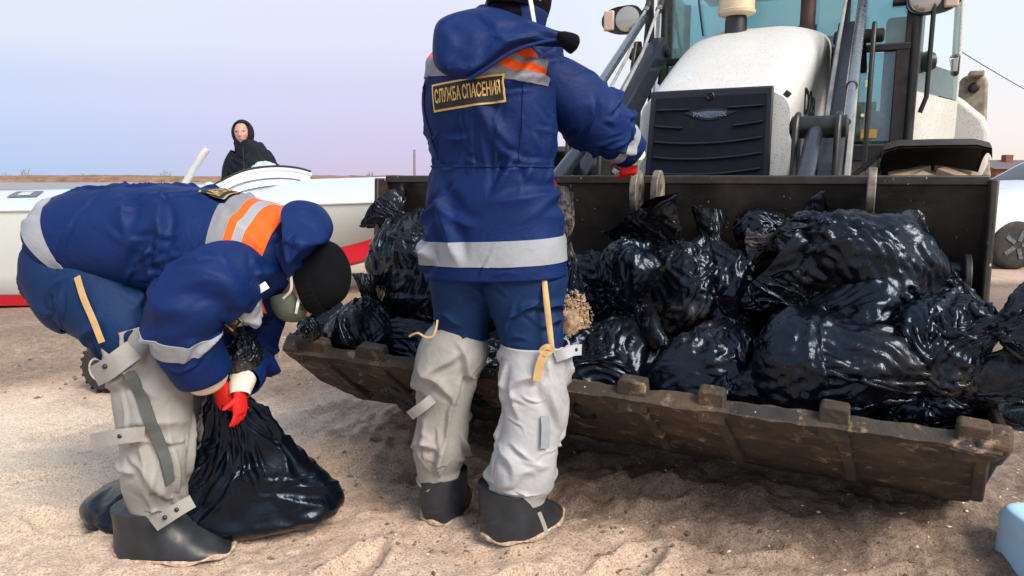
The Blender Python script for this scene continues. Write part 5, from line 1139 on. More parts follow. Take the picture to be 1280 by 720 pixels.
def glove(parent, wrist, dirn, palm, mat, name='glove', curl=.9, s=1.0, side=1, spread=.12):
    """palm + five separate fingers: dirn from wrist to knuckles, palm = direction the palm faces"""
    d = np.asarray(dirn, float); d /= np.linalg.norm(d); p = np.asarray(palm, float); p = p - d * (p @ d); p /= np.linalg.norm(p); x = np.cross(d, p) * side; w = np.asarray(wrist, float); mb = MB()
    secs = [(w - d * .02 * s, x, .034 * s, .024 * s, .024 * s, 2.2), (w + d * .02 * s, x, .038 * s, .024 * s, .022 * s, 2.4), (w + d * .06 * s, x, .046 * s, .022 * s, .018 * s, 2.6), (w + d * .09 * s, x, .046 * s, .018 * s, .015 * s, 2.6), (w + d * .10 * s, x, .035 * s, .010 * s, .010 * s, 2.4)]
    mb.grid(Tube(secs, 28, 18).pos(), pi=True, caps=True)
    def finger(b, l, a0, rr, cu, ax, dr):
        q = np.array(b, float); pts = [q.copy()]; a = a0
        for k, fr in enumerate((.45, .32, .23)):
            a += cu; v = dr * math.cos(a) + p * math.sin(a); q = q + v * l * fr; pts.append(q.copy())
        mb.tube(spline(np.array(pts), 14), np.linspace(rr, rr * .78, 14), 12); mb.lathe(pts[-1], pts[-1] - pts[-2], [(-.002, rr * .78), (rr * .45, rr * .6), (rr * .7, rr * .1)], 10)
    for k, (off, l) in enumerate(((-.036, .062), (-.012, .078), (.012, .082), (.034, .074))):
        dr = d + x * off * spread * 20 * .3; dr /= np.linalg.norm(dr); finger(w + (d * .086 + x * off) * s, l * s, .1, .0105 * s, curl * .55, x, dr)
    dr = d * .55 + x * .8; dr /= np.linalg.norm(dr); finger(w + (d * .025 + x * .034) * s, .066 * s, .15, .0125 * s, curl * .35, x, dr)
    return remeshed(mb, .0035, name, mat, parent, 3)
def puff(name, mat, parent, outline, thick, back=.02, n=40, m=14, seed=0, toward=(0, -1, 0), wr=.010):
    """soft lobe from a closed 3D outline, swollen towards one side"""
    o = np.array(outline, float); k = len(o); tt = np.linspace(0, k, n * 2, endpoint=False); i = tt.astype(int); f = (tt - i)[:, None]; g = lambda j: o[j % k]
    a, b, c, d = g(i - 1), g(i), g(i + 1), g(i + 2); ring = .5 * ((2 * b) + (-a + c) * f + (2 * a - 5 * b + 4 * c - d) * f ** 2 + (-a + 3 * b - 3 * c + d) * f ** 3)
    ctr = ring.mean(0); t_ = np.asarray(toward, float); rho = np.concatenate([np.linspace(0.02, 1, m), np.linspace(1, 0.02, m)[1:]]); sg = np.concatenate([np.ones(m), -np.ones(m - 1)])
    G = ctr + (ring - ctr)[:, None] * rho[None, :, None]; hgt = np.sqrt(np.maximum(1 - rho ** 2, 0)) * np.where(sg > 0, thick, -back); G = G + t_ * hgt[None, :, None]
    G = G + t_ * ((wr * fbm(G * 16, 3, seed) + wr * 1.1 * (np.maximum(1 - np.abs(fbm(G * np.array((9, 9, 14)) + seed, 2, seed + 4)) * 3.2, 0) - .3)) * np.maximum(sg, 0)[None] * (1 - rho ** 6)[None])[..., None]
    return MB().grid(G, pi=True, caps=True).build(name, mat, parent, sharp=None, world=True), G
def hz(px_half, Y, z=.8): return px_half / FPX * (Y * CP + (CAM_H - z) * SP)     # pixel half-width -> metres

# ------------------------------------------------------------------ standing worker, seen from behind
def worker_b():
    YB = 2.33; phi = R(22); fx = np.array((math.sin(phi), math.cos(phi), 0)); xr = np.array((math.cos(phi), -math.sin(phi), 0))
    w = thing('person', 'person in blue rescue jacket and pale grey waders standing with back turned at the bucket', 'person', tuple(PG(610, 668)))
    S = lambda px, py, hw, b, Y=YB, pw=2.3, bb=None: (P(px, py, Y), xr, hz(hw, Y, P(px, py, Y)[2]), b, bb or b, pw)
    # jacket trunk
    secs = [S(618, 344, 92, .155), S(617, 322, 91, .158), S(615, 285, 88, .155), S(613, 245, 83, .145), S(613, 208, 77, .130), S(613, 175, 82, .145), S(612, 135, 85, .150, bb=.160), S(614, 100, 83, .145, bb=.155), S(620, 70, 76, .125, bb=.13), S(630, 46, 60, .095, bb=.10), S(642, 26, 44, .08, bb=.08), S(648, 8, 40, .075, bb=.075)]
    tb, G, n = cloth('jacket', 'navy_cloth', w, secs, 132, 118, seed=3, fix0=True, fix1=True)
    ni = tb.ni; jz = lambda py: int(np.argmin(np.abs(tb.C[:, 2] - P(615, py, YB - .14)[2])))
    band('hem_band', 'reflective', w, tb, G, n, 0, ni, jz(332), jz(302), .003)
    sh = [(100, 79, 'yoke_grey', 'yoke_band'), (79, 67, 'orange_cloth', 'orange_band'), (67, 57, 'reflective', 'reflective_band'), (57, 38, 'orange_cloth', 'orange_band')]
    for y0, y1, mat, nm in sh: band(nm, mat, w, tb, G, n, int(ni * .52), int(ni * .97), jz(y0), jz(y1), .0035)
    # drawstring channel at the waist
    jw = jz(207); MB().tube(np.concatenate([G[:, jw] + n[:, jw] * .001, G[:1, jw] + n[:1, jw] * .001]), .0035, 8, False).build('drawstring', 'navy_cloth', w, world=True)
    for th_ in (.60, .90):                                     # long back seams
        i = int(ni * th_); q = G[i, jz(200):jz(100)] + n[i, jz(200):jz(100)] * .002; MB().tube(q, .0022, 6).build('seam', 'navy_cloth', w, world=True)
    c = np.array(P(583, 116, YB - .15)); c = project([G], [c], fx, 0)[0]
    sewn_patch(w, G, c, xr + Z1 * .10, Z1, .235, .082, 'СЛУЖБА СПАСЕНИЯ', ts=.66)
    # hood thrown back over the left shoulder blade
    ol = [(548, 26, 2.17), (575, 14, 2.22), (615, 9, 2.25), (655, 22, 2.22), (690, 36, 2.19), (716, 44, 2.19), (719, 58, 2.19), (690, 49, 2.16), (645, 60, 2.13), (612, 80, 2.11), (585, 98, 2.11), (560, 95, 2.12), (543, 80, 2.13), (541, 50, 2.14)]
    ho, HG = puff('hood', 'navy_cloth', w, [P(*q) for q in ol], .07, .05, seed=2, wr=.016)
    edge = np.array([P(585, 100, 2.085), P(612, 83, 2.08), P(645, 62.5, 2.095), P(690, 50.5, 2.135), P(718, 52, 2.17)]); MB().tube(spline(edge, 30), .0055, 8).build('hood_hem', 'navy_cloth', ho, world=True)
    MB().grid(Tube([(P(698, 46, 2.17), (0, 1, 0), .03, .010, .010, 2.5), (P(708, 51, 2.16), (0, 1, 0), .045, .022, .022, 2.5), (P(718, 56, 2.155), (0, 1, 0), .04, .026, .026, 2.5), (P(722, 58, 2.155), (0, 1, 0), .02, .012, .012, 2.5)], 24, 14).pos(), pi=True, caps=True).build('hood_lining', 'knit_black', ho, world=True)
    strap(ho, [P(560, 83, 2.055), P(571, 80, 2.05), P(584, 83, 2.055)], .018, 'navy_cloth', (0, -1, 0), 'hood_tab')
    # right sleeve reaching to the hood of the loader
    s = lambda px, py, Y, r, up=(0, 0, 1): (P(px, py, Y), (0, -1, .2), r * 1.04, r, r, 2.1)
    ts, GS, ns = cloth('sleeve', 'navy_cloth', w, [s(652, 90, 2.43, .080), s(676, 98, 2.41, .096), s(700, 113, 2.40, .102), s(722, 130, 2.41, .104), s(745, 152, 2.45, .098), s(768, 172, 2.50, .078), s(786, 187, 2.54, .062), s(792, 192, 2.55, .056)], 96, 80, seed=6, fix0=True, fix1=True)
    k = lambda px: int(np.argmin(np.abs(ts.C[:, 0] - P(px, 170, 2.5)[0])))
    band('sleeve_band', 'reflective', w, ts, GS, ns, 0, ts.ni, k(771), k(780), .003)
    glove(w, P(787, 193, 2.56), (.02, .35, -1), (-.3, 1, .3), 'glove_red', curl=1.0, s=.72, side=-1)
    MB().tube(np.array([P(793, 190, 2.55), P(790, 197, 2.57)]), [.04, .038], 16).build('glove_cuff', 'glove_white', w, world=True)
    # left sleeve, in front of the trunk
    cloth('sleeve', 'navy_cloth', w, [s(585, 90, 2.38, .075), s(574, 120, 2.44, .085), s(576, 170, 2.54, .078), s(600, 205, 2.62, .07), s(650, 215, 2.62, .058)], 60, 50, seed=8, fix0=True, fix1=True)
    glove(w, P(655, 217, 2.62), (1, -.2, -.2), (0, 0, -1), 'glove_red', curl=.9, side=1)
    # head: skin hidden, knit hat, mask loop
    hc = P(650, 0, 2.33)
    limbs = [([P(650, 95, 2.36), P(725, 145, 2.42), P(787, 190, 2.54)], [.04, .04, .03]), ([P(590, 95, 2.36), P(553, 170, 2.52), P(655, 217, 2.62)], [.05, .045, .03]),
             ([P(655, 340, 2.30), P(664, 480, 2.26), P(652, 640, 2.24)], [.08, .055, .04]), ([P(585, 340, 2.36), P(560, 470, 2.40), P(549, 610, 2.43)], [.08, .055, .04])]
    _, fr = person_body(w, hc, (.12, .05, 1), fx + np.array((.35, 0, -.15)), P(618, 110, 2.33), P(618, 320, 2.33), limbs)
    u, f, r = fr
    hat = [(hc - u * .035 + f * .0, r, .085, .10, .11, 2.1), (hc, r, .090, .105, .115, 2.1), (hc + u * .05, r, .088, .10, .11, 2.1), (hc + u * .095, r, .068, .08, .085, 2.1), (hc + u * .122, r, .03, .035, .035, 2), (hc + u * .127, r, .004, .004, .004, 2)]
    cloth('knit_hat', 'knit_black', w, hat, 64, 40, fix0=True)
    cloth('neck_scarf', 'knit_black', w, [(hc - u * .13 - f * .02, r, .072, .08, .08, 2), (hc - u * .09 - f * .015, r, .075, .085, .085, 2), (hc - u * .04 - f * .01, r, .072, .08, .085, 2)], 48, 20)
    strap(w, [P(661, -8, 2.205), P(664, 8, 2.20), P(666, 20, 2.205), P(668, 32, 2.215)], .012, 'white_strap', (.4, -1, 0), 'mask_loop')
    # trousers
    tr = lambda px, py, hw, Y: (P(px, py, Y), (1, 0, 0), hz(hw, Y, P(px, py, Y)[2]), hz(hw, Y) * 1.0, hz(hw, Y) * 1.05, 2.2)
    cloth('trouser_leg', 'trouser_cloth', w, [tr(650, 310, 50, 2.31), tr(653, 345, 54, 2.305), tr(657, 375, 48, 2.30), tr(662, 405, 42, 2.29), tr(667, 435, 38, 2.275), tr(668, 455, 34, 2.27)], 84, 70, seed=12, fix0=True, fix1=True)
    cloth('trouser_leg', 'trouser_cloth', w, [tr(588, 310, 44, 2.35), tr(585, 345, 46, 2.36), tr(580, 375, 40, 2.37), tr(577, 400, 35, 2.38), tr(575, 425, 31, 2.385), tr(570, 445, 28, 2.39)], 84, 70, seed=15, fix0=True, fix1=True)
    # waders
    Rw = [tr(669, 428, 43, 2.27), tr(669, 450, 44, 2.27), tr(668, 480, 43, 2.265), tr(667, 515, 41, 2.26), tr(660, 550, 38, 2.25), tr(656, 580, 40, 2.245), tr(653, 600, 40, 2.25), tr(651, 614, 34, 2.25), tr(650, 624, 31, 2.25)]
    t1, G1, n1 = cloth('wader', 'wader_white', w, Rw, 100, 120, seed=21, fix0=True, fix1=True)
    Lw = [tr(578, 412, 33, 2.385), tr(570, 432, 41, 2.385), tr(560, 455, 41, 2.39), tr(557, 490, 37, 2.40), tr(554, 525, 33, 2.41), tr(549, 560, 33, 2.42), tr(547, 580, 28, 2.43), tr(549, 594, 25, 2.44), tr(549, 603, 24, 2.45)]
    t2, G2, n2 = cloth('wader', 'wader_grey', w, Lw, 100, 120, seed=24, fix0=True, fix1=True)
    jr = lambda tb, py, Y: int(np.argmin(np.abs(tb.C[:, 2] - P(640, py, Y)[2])))
    # straps, ties and studs
    s1 = strap(w, [P(694, 446, 2.17), P(706, 442, 2.165), P(716, 438, 2.18), P(726, 437, 2.20)], .034, 'wader_white', (0, -1, .1), 'wader_strap'); stud(s1, P(720, 437, 2.185), (0, -1, 0))
    s1 = strap(w, [P(541, 498, 2.31), P(530, 507, 2.30), P(520, 514, 2.31), P(513, 519, 2.33)], .034, 'wader_grey', (0, -1, .1), 'wader_strap')
    MB().grid(Tube([(P(679, 335, 2.19), (1, 0, 0), .007, .003, .003, 2.5), (P(683, 375, 2.16), (1, 0, 0), .009, .003, .003, 2.5), (P(687, 410, 2.15), (1, 0, 0), .009, .003, .003, 2.5), (P(690, 437, 2.145), (1, 0, 0), .008, .004, .004, 2.5)], 12, 30).pos(), pi=True, caps=True).build('tie_strap', 'strap_tan', w, world=True)
    strap(w, [P(688, 436, 2.14), P(681, 442, 2.135), P(675, 455, 2.135), P(671, 476, 2.14)], .026, 'strap_tan', (0, -1, 0), 'tie_end')
    strap(w, [P(692, 437, 2.14), P(684, 433, 2.13), P(677, 438, 2.135), P(684, 443, 2.13)], .016, 'strap_tan', (0, -1, 0), 'tie_knot')
    strap(w, [P(547, 400, 2.29), P(545, 412, 2.28), P(541, 420, 2.28), P(532, 421, 2.285), P(522, 416, 2.30), P(512, 420, 2.32)], .006, 'strap_tan', (0, -1, 0), 'tie_strap')
    strap(w, [P(681, 520, 2.155), P(682, 535, 2.15), P(681, 560, 2.15)], .028, 'reflective', (.2, -1, 0), 'wader_label')
    strap(w, [P(674, 640, 2.145), P(680, 655, 2.135), P(684, 668, 2.125)], .012, 'wader_grey', (0, -1, 0), 'boot_tab')
    # boots
    g1 = PG(622, 676); boot(w, (g1[0] - .02, g1[1] - .055, flat_at(.02, 2.2) - .004), R(52), .34, .215, .165)
    g2 = PG(549, 650); boot(w, (g2[0], g2[1] - .03, flat_at(-.25, 2.42) - .004), R(84), .33, .165, .165)
worker_b()

# ------------------------------------------------------------------ bending worker, seen from the side
def worker_a():
    w = thing('person', 'person in navy rescue jacket and black knit hat bending down to close a bag', 'person', tuple(PG(215, 690)))
    YA = 2.30; Yd = (0, 1, 0)
    S = lambda px, py, up, dn, a, Y=YA, pw=2.2: (P(px, py, Y), Yd, a, hz(up, Y, 1.0), hz(dn, Y, 1.0), pw)
    secs = [S(92, 312, 52, 56, .205), S(108, 300, 58, 60, .215), S(135, 293, 62, 66, .22), S(175, 295, 64, 70, .225), S(220, 298, 67, 72, .225), S(265, 303, 66, 72, .225), S(305, 309, 62, 70, .225), S(335, 316, 58, 64, .215), S(358, 323, 52, 54, .185), S(374, 329, 42, 42, .14), S(386, 334, 34, 34, .10)]
    tb, G, n = cloth('jacket', 'navy_cloth', w, secs, 140, 130, seed=33, fix0=True, fix1=True)
    ni = tb.ni; jx = lambda px: int(np.argmin(np.abs(tb.C[:, 0] - P(px, 310, YA)[0])))
    band('hem_band', 'reflective', w, tb, G, n, 0, ni, 3, jx(113), .003)
    for x0, x1, mat, nm in ((293, 310, 'yoke_grey', 'yoke_band'), (310, 319, 'orange_cloth', 'orange_band'), (319, 328, 'reflective', 'reflective_band'), (328, 350, 'orange_cloth', 'orange_band')):
        band(nm, mat, w, tb, G, n, int(ni * .0), ni, jx(x0), jx(x1), .0035)
    # back patch, foreshortened on the bent back
    c = project([G], [np.array(P(281, 240, YA))], (0, 0, -1), 0)[0]
    sewn_patch(w, G, c, (0, -1, 0), (1, 0, 0), .235, .082, 'СЛУЖБА СПАСЕНИЯ', ts=.66)
    # near sleeve
    s = lambda px, py, Y, r: (P(px, py, Y), (0, -1, 0), r, r, r, 2.1)
    ts, GS, ns = cloth('sleeve', 'navy_cloth', w, [s(312, 332, 2.24, .070), s(296, 340, 2.13, .104), s(270, 354, 2.06, .116), s(243, 374, 2.02, .112), s(230, 402, 2.03, .100), s(238, 432, 2.07, .095), s(252, 460, 2.11, .086), s(256, 468, 2.12, .080)], 110, 110, seed=41, fix0=True, fix1=True)
    kz = lambda py: int(np.argmin(np.abs(ts.C[:, 2] - P(235, py, 2.05)[2])))
    band('sleeve_band', 'reflective', w, ts, GS, ns, 0, ts.ni, kz(405), kz(424), .003)
    MB().grid(Tube([s(252, 460, 2.11, .074), s(258, 469, 2.125, .068), s(263, 475, 2.14, .056), s(266, 479, 2.15, .03)], 40, 16).pos(), pi=True).build('cuff', 'cuff_cream', w, world=True)
    glove(w, P(276, 484, 2.22), (.25, .2, -.95), (.2, .9, .1), 'glove_red', curl=.9, side=1, s=.85)
    # far sleeve and its red glove gripping the bag
    s2 = lambda px, py, Y, r: (P(px, py, Y), (0, -1, 0), r, r, r, 2.1)
    cloth('sleeve', 'navy_cloth', w, [s2(335, 325, 2.45, .09), s2(330, 360, 2.48, .10), s2(318, 405, 2.46, .095), s2(313, 440, 2.40, .085), s2(306, 466, 2.30, .07), s2(303, 476, 2.26, .060)], 80, 70, seed=44, fix0=True, fix1=True)
    MB().grid(Tube([s2(303, 474, 2.26, .042), s2(301, 484, 2.225, .036), s2(300, 494, 2.205, .030)], 30, 10).pos(), pi=True).build('glove_cuff', 'glove_white', w, world=True)
    glove(w, P(300, 491, 2.205), (-.02, -.05, -1), (-.95, .3, 0), 'glove_red', curl=.35, s=.68, side=-1, spread=.03)
    # head, hat, mask
    hc = P(383, 350, 2.25); up = np.array((.965, -.10, .24)); face = np.array((.20, -.22, -.95))
    limbs = [([P(305, 330, 2.26), P(240, 382, 2.03), P(268, 476, 2.14)], [.04, .04, .03]), ([P(335, 325, 2.45), P(318, 405, 2.46), P(300, 485, 2.33)], [.05, .045, .03]),
             ([P(100, 330, 2.22), P(180, 440, 2.18), P(195, 612, 2.185)], [.08, .055, .035]), ([P(100, 330, 2.42), P(200, 440, 2.46), P(250, 600, 2.46)], [.08, .055, .04])]
    _, fr = person_body(w, hc, up, face, P(320, 312, YA), P(120, 315, YA), limbs)
    u, f, r = fr
    hat = [(hc + u * .012 - f * .004, r, .086, .108, .112, 2.1), (hc + u * .03 - f * .005, r, .091, .110, .118, 2.1), (hc + u * .075 - f * .006, r, .088, .104, .112, 2.1), (hc + u * .115 - f * .008, r, .066, .080, .088, 2.1), (hc + u * .140 - f * .008, r, .03, .04, .04, 2), (hc + u * .146 - f * .008, r, .004, .004, .004, 2)]
    th_, gh, nh = cloth('knit_hat', 'knit_black', w, hat, 72, 46, fix0=True)
    cu = [(hc + u * .000 - f * .004, r, .090, .112, .116, 2.1), (hc + u * .012 - f * .004, r, .0945, .116, .121, 2.1), (hc + u * .040 - f * .005, r, .0945, .115, .122, 2.1), (hc + u * .054 - f * .005, r, .0915, .111, .118, 2.1)]
    tc_ = Tube(cu, 144, 16); gq = tc_.pos(); gq = gq + outward(tc_, gq) * (.0016 * (np.arange(144) % 4 < 2))[:, None, None]; MB().grid(gq, pi=True).build('hat_cuff', 'knit_black', w, world=True, sharp=None)
    # respirator cup over nose and mouth with its strap
    mc = hc - u * .062 + f * .080
    mk = [(mc - f * .045, r, .075, .062, .066, 2.1), (mc - f * .015, r, .070, .060, .062, 2.1), (mc + f * .015, r, .055, .050, .052, 2.2), (mc + f * .035, r, .032, .028, .030, 2.4), (mc + f * .043, r, .006, .005, .005, 2)]
    cloth('respirator_mask', 'mask_grey', w, mk, 48, 26, fix0=True)
    strap(w, [mc - f * .03 + r * .072 + u * .01, hc + r * .086 - u * .015 + f * .03, hc + r * .090 - u * .004 - f * .02, hc + r * .075 + u * .0 - f * .07], .007, 'white_strap', r, 'mask_strap')
    strap(w, [mc + r * .050 + f * .02 + u * .03, mc + r * .062 + f * .0 + u * .045, mc + r * .060 - f * .025 + u * .055], .008, 'white_strap', r + f, 'nose_clip')
    # hood bunched behind the neck
    ol = [(352, 262, 2.16), (366, 251, 2.2), (388, 252, 2.22), (404, 264, 2.22), (413, 284, 2.18), (408, 302, 2.12), (393, 308, 2.08), (374, 318, 2.06), (360, 332, 2.06), (355, 310, 2.06), (354, 285, 2.10)]
    puff('hood', 'navy_cloth', w, [P(*q) for q in ol], .06, .16, seed=5, wr=.014)
    cloth('hood_collar', 'navy_cloth', w, [(P(366, 318, 2.28), Yd, .15, .12, .11, 2), (P(382, 312, 2.28), Yd, .14, .125, .06, 2), (P(396, 303, 2.28), Yd, .12, .10, .03, 2), (P(402, 298, 2.28), Yd, .08, .06, .02, 2)], 60, 30, seed=51, cap=True)
    # chest yoke end and name patch under the shoulder
    cloth('chest_yoke', 'reflective', w, [(P(322, 380, 2.16), Yd, .03, .04, .04, 2.5), (P(310, 382, 2.14), Yd, .05, .055, .05, 2.5), (P(296, 384, 2.13), Yd, .05, .06, .05, 2.5), (P(290, 386, 2.13), Yd, .03, .045, .04, 2.5)], 40, 24, seed=61, cap=True)
    strap(w, [P(321, 364, 2.075), P(329, 359, 2.07), P(334, 356, 2.075)], .022, 'white_strap', (0, -1, 0), 'reflective_tab')
    ga = np.array([[P(262 + 40 * a + 10 * b - 6 * (1 - b), 372 + 38 * a - 12 * b, 2.085 + .02 * a) for b in np.linspace(0, 1, 6)] for a in np.linspace(0, 1, 12)])
    fl = MB().grid(np.concatenate([ga, ga[::-1] + np.array((0, .06, 0))], 0), pi=True, caps=False).build('chest_pocket', 'patch_black', w, world=True)
    a, b = P(284, 393, 2.07), None
    ux = P(300, 408, 2.085) - P(268, 380, 2.085); uy = P(284, 380, 2.085) - P(277, 392, 2.085)
    q = np.array((0, -.012, 0)); pc = P(283, 392, 2.085) + q
    ux = ux / np.linalg.norm(ux); uy = uy - ux * (uy @ ux); uy /= np.linalg.norm(uy)
    pl = MB().add([pc + ux * x + uy * y for x, y in ((-.05, -.022), (.05, -.022), (.05, .022), (-.05, .022))], [(0, 1, 2, 3)]).build('chest_patch', 'patch_black', w, world=True, flat=True)
    for y in (-.02, .02): MB().beam(pc + ux * -.05 + uy * y + q * .2, pc + ux * .05 + uy * y + q * .2, .003, .003).build('patch_border', 'gold', pl, world=True)
    v, f_ = text_mesh('СПАСЕНИЯ', .03, .0006); k = .085 / (v[:, 0].max() - v[:, 0].min()); MB().add([pc + ux * x * k + uy * y * .9 + q * .25 for x, y, _ in v], f_).build('lettering', 'gold', pl, world=True, flat=True)
    # trousers: seat, near and far thighs
    T = lambda px, py, Y, a, b, pw=2.2: (P(px, py, Y), Yd, a, b, b, pw)
    cloth('trouser_seat', 'trouser_cloth', w, [T(118, 300, 2.3, .17, .12), T(104, 318, 2.3, .20, .135), T(102, 342, 2.3, .205, .14), T(112, 368, 2.3, .20, .13), T(128, 388, 2.3, .17, .11)], 90, 60, seed=71, fix0=True, fix1=True)
    cloth('trouser_leg', 'trouser_cloth', w, [T(100, 330, 2.24, .13, .135), T(112, 355, 2.22, .135, .135), T(135, 382, 2.2, .13, .125), T(155, 405, 2.18, .12, .112), T(172, 430, 2.17, .105, .10), T(178, 445, 2.17, .095, .09)], 90, 80, seed=72, fix0=True, fix1=True)
    cloth('trouser_leg', 'trouser_cloth', w, [T(100, 330, 2.40, .12, .13), T(125, 360, 2.43, .13, .13), T(165, 395, 2.45, .12, .12), T(205, 425, 2.46, .11, .105), T(222, 450, 2.46, .10, .09)], 70, 60, seed=73, fix0=True, fix1=True)
    # waders
    Wd = [T(170, 407, 2.17, .105, .106), T(178, 430, 2.17, .11, .112), T(188, 465, 2.165, .112, .116), T(191, 505, 2.16, .105, .112), T(194, 545, 2.155, .095, .102), T(196, 580, 2.15, .092, .096), T(195, 600, 2.17, .086, .092), T(196, 622, 2.185, .080, .090), T(197, 634, 2.19, .076, .088)]
    t1, G1, n1 = cloth('wader', 'wader_grey', w, Wd, 116, 140, seed=81, fix0=True, fix1=True)
    Fd = [T(222, 430, 2.50, .105, .10), T(240, 465, 2.50, .11, .10), T(246, 510, 2.50, .10, .09), T(248, 560, 2.48, .09, .085), T(252, 600, 2.46, .085, .085), T(254, 625, 2.46, .08, .085)]
    cloth('wader', 'wader_grey', w, Fd, 72, 80, seed=83, fix0=True, fix1=True)
    # seam tape down the near wader
    idx = np.linspace(t1.ni * .53, t1.ni * .37, 110).astype(int) % t1.ni; rows = np.arange(12, 122)
    cc = np.stack([G1[i, j] + n1[i, j] * .004 for i, j in zip(idx, rows)]); cc = np.stack([np.convolve(np.pad(cc[:, k], 6, 'edge'), np.ones(13) / 13, 'valid') for k in range(3)], 1)
    nn = np.stack([n1[i, j] for i, j in zip(idx, rows)]); nn = np.stack([np.convolve(np.pad(nn[:, k], 6, 'edge'), np.ones(13) / 13, 'valid') for k in range(3)], 1); cc = cc + nn * .004
    T_ = np.gradient(cc, axis=0); T_ /= np.linalg.norm(T_, axis=1)[:, None]; sd = np.cross(T_, nn); sd /= np.linalg.norm(sd, axis=1)[:, None]
    MB().grid(np.stack([cc - sd * .017 - nn * .006, cc - sd * .016, cc, cc + sd * .016, cc + sd * .017 - nn * .006], 0)).build('seam_tape', 'tape_grey', w, world=True)
    # fastening straps with studs
    def st(pts, wd, mat='wader_grey', sp=()):
        o = strap(w, [P(*q) for q in pts], wd, mat, (0, -1, .05), 'wader_strap', .005)
        for q in sp: stud(o, P(*q), (0, -1, 0), .007)
        return o
    st([(168, 437, 2.04), (150, 450, 2.02), (134, 462, 2.03), (119, 470, 2.06)], .062, sp=[(131, 458, 2.02)])
    st([(180, 542, 2.035), (160, 544, 2.01), (138, 547, 2.01), (116, 551, 2.03)], .044, sp=[(150, 545, 2.005)])
    st([(241, 626, 2.10), (227, 634, 2.085), (210, 645, 2.08), (193, 656, 2.09)], .042, sp=[(206, 647, 2.073), (221, 637, 2.078)])
    strap(w, [P(97, 346, 2.085), P(105, 372, 2.065), P(117, 400, 2.055), P(128, 428, 2.05)], .020, 'strap_tan', (-.2, -1, 0), 'tie_strap')
    strap(w, [P(50, 340, 2.16), P(56, 332, 2.14), P(64, 328, 2.13), P(66, 333, 2.125), P(56, 345, 2.13)], .022, 'strap_tan', (-.3, -1, 0), 'belt_loop')
    # boots
    g1 = PG(160, 690); boot(w, (g1[0] - .055, 2.215, flat_at(-1.0, 2.18) - .004), R(-3), .38, .185, .165)
    g2 = P(240, 640, 2.5); boot(w, (g2[0], 2.48, flat_at(-.95, 2.48) - .006), R(8), .34, .13, .17)
worker_a()

# ------------------------------------------------------------------ bag being filled by the bending worker
def held_bag():
    gz = flat_at(-1.0, 2.4)
    secs = [((x, y, z + gz), (1, 0, 0), a, b, b, 2.2) for x, y, z, a, b in ((-1.05, 2.40, -.01, .28, .10), (-1.05, 2.40, .012, .40, .155), (-1.05, 2.40, .05, .45, .18), (-1.045, 2.40, .09, .44, .18), (-1.02, 2.40, .14, .385, .17), (-.985, 2.39, .20, .305, .155), (-.945, 2.37, .29, .205, .12), (-.925, 2.33, .38, .13, .09), (-.925, 2.29, .46, .08, .06), (-.925, 2.27, .52, .052, .04), (-.925, 2.26, .58, .062, .045))]
    tb = Tube(secs, 180, 150, lump=.14, seed=5, even=False, level=True); P0 = tb.pos(); n = outward(tb, P0)
    d = creases(tb, [(34, .25, .95, 84, 8, (.16, .42), (.006, .013), .018), (22, .1, .7, 55, 35, (.10, .30), (.007, .016), .014), (20, .05, .5, 15, 40, (.06, .2), (.005, .011), .009)], 9, sharp=1.05) + .016 * fbm(P0 * 6, 3, 12)
    G = P0 + n * d[..., None]
    G[..., 2] = np.maximum(G[..., 2], ground_z(G[..., 0], G[..., 1]) + .003)
    o = MB().grid(G, pi=True).build('rubbish_bag', 'black_film', None, sharp=None)
    at = o.data.attributes.new('sandy', 'FLOAT', 'POINT'); z = G[..., 2].reshape(-1); at.data.foreach_set('value', (.45 * np.clip(1 - (z - gz - .012) / .022, 0, 1)).astype(np.float32))
    tag(o, 'black bag slumped on the sand, its neck held in the gloves of the bending worker', 'bag', 'black rubbish bags')
held_bag()
bag('slack', P(310, 455, 2.3), P(286, 388, 2.24), .085, .07, spin=.8, label='crumpled black bag bunched against the chest of the bending worker')
bag('tuft', P(383, 425, 2.8), P(398, 372, 2.8), .05, .05, spin=.8, label='small twisted bag end beside the respirator of the bending worker')

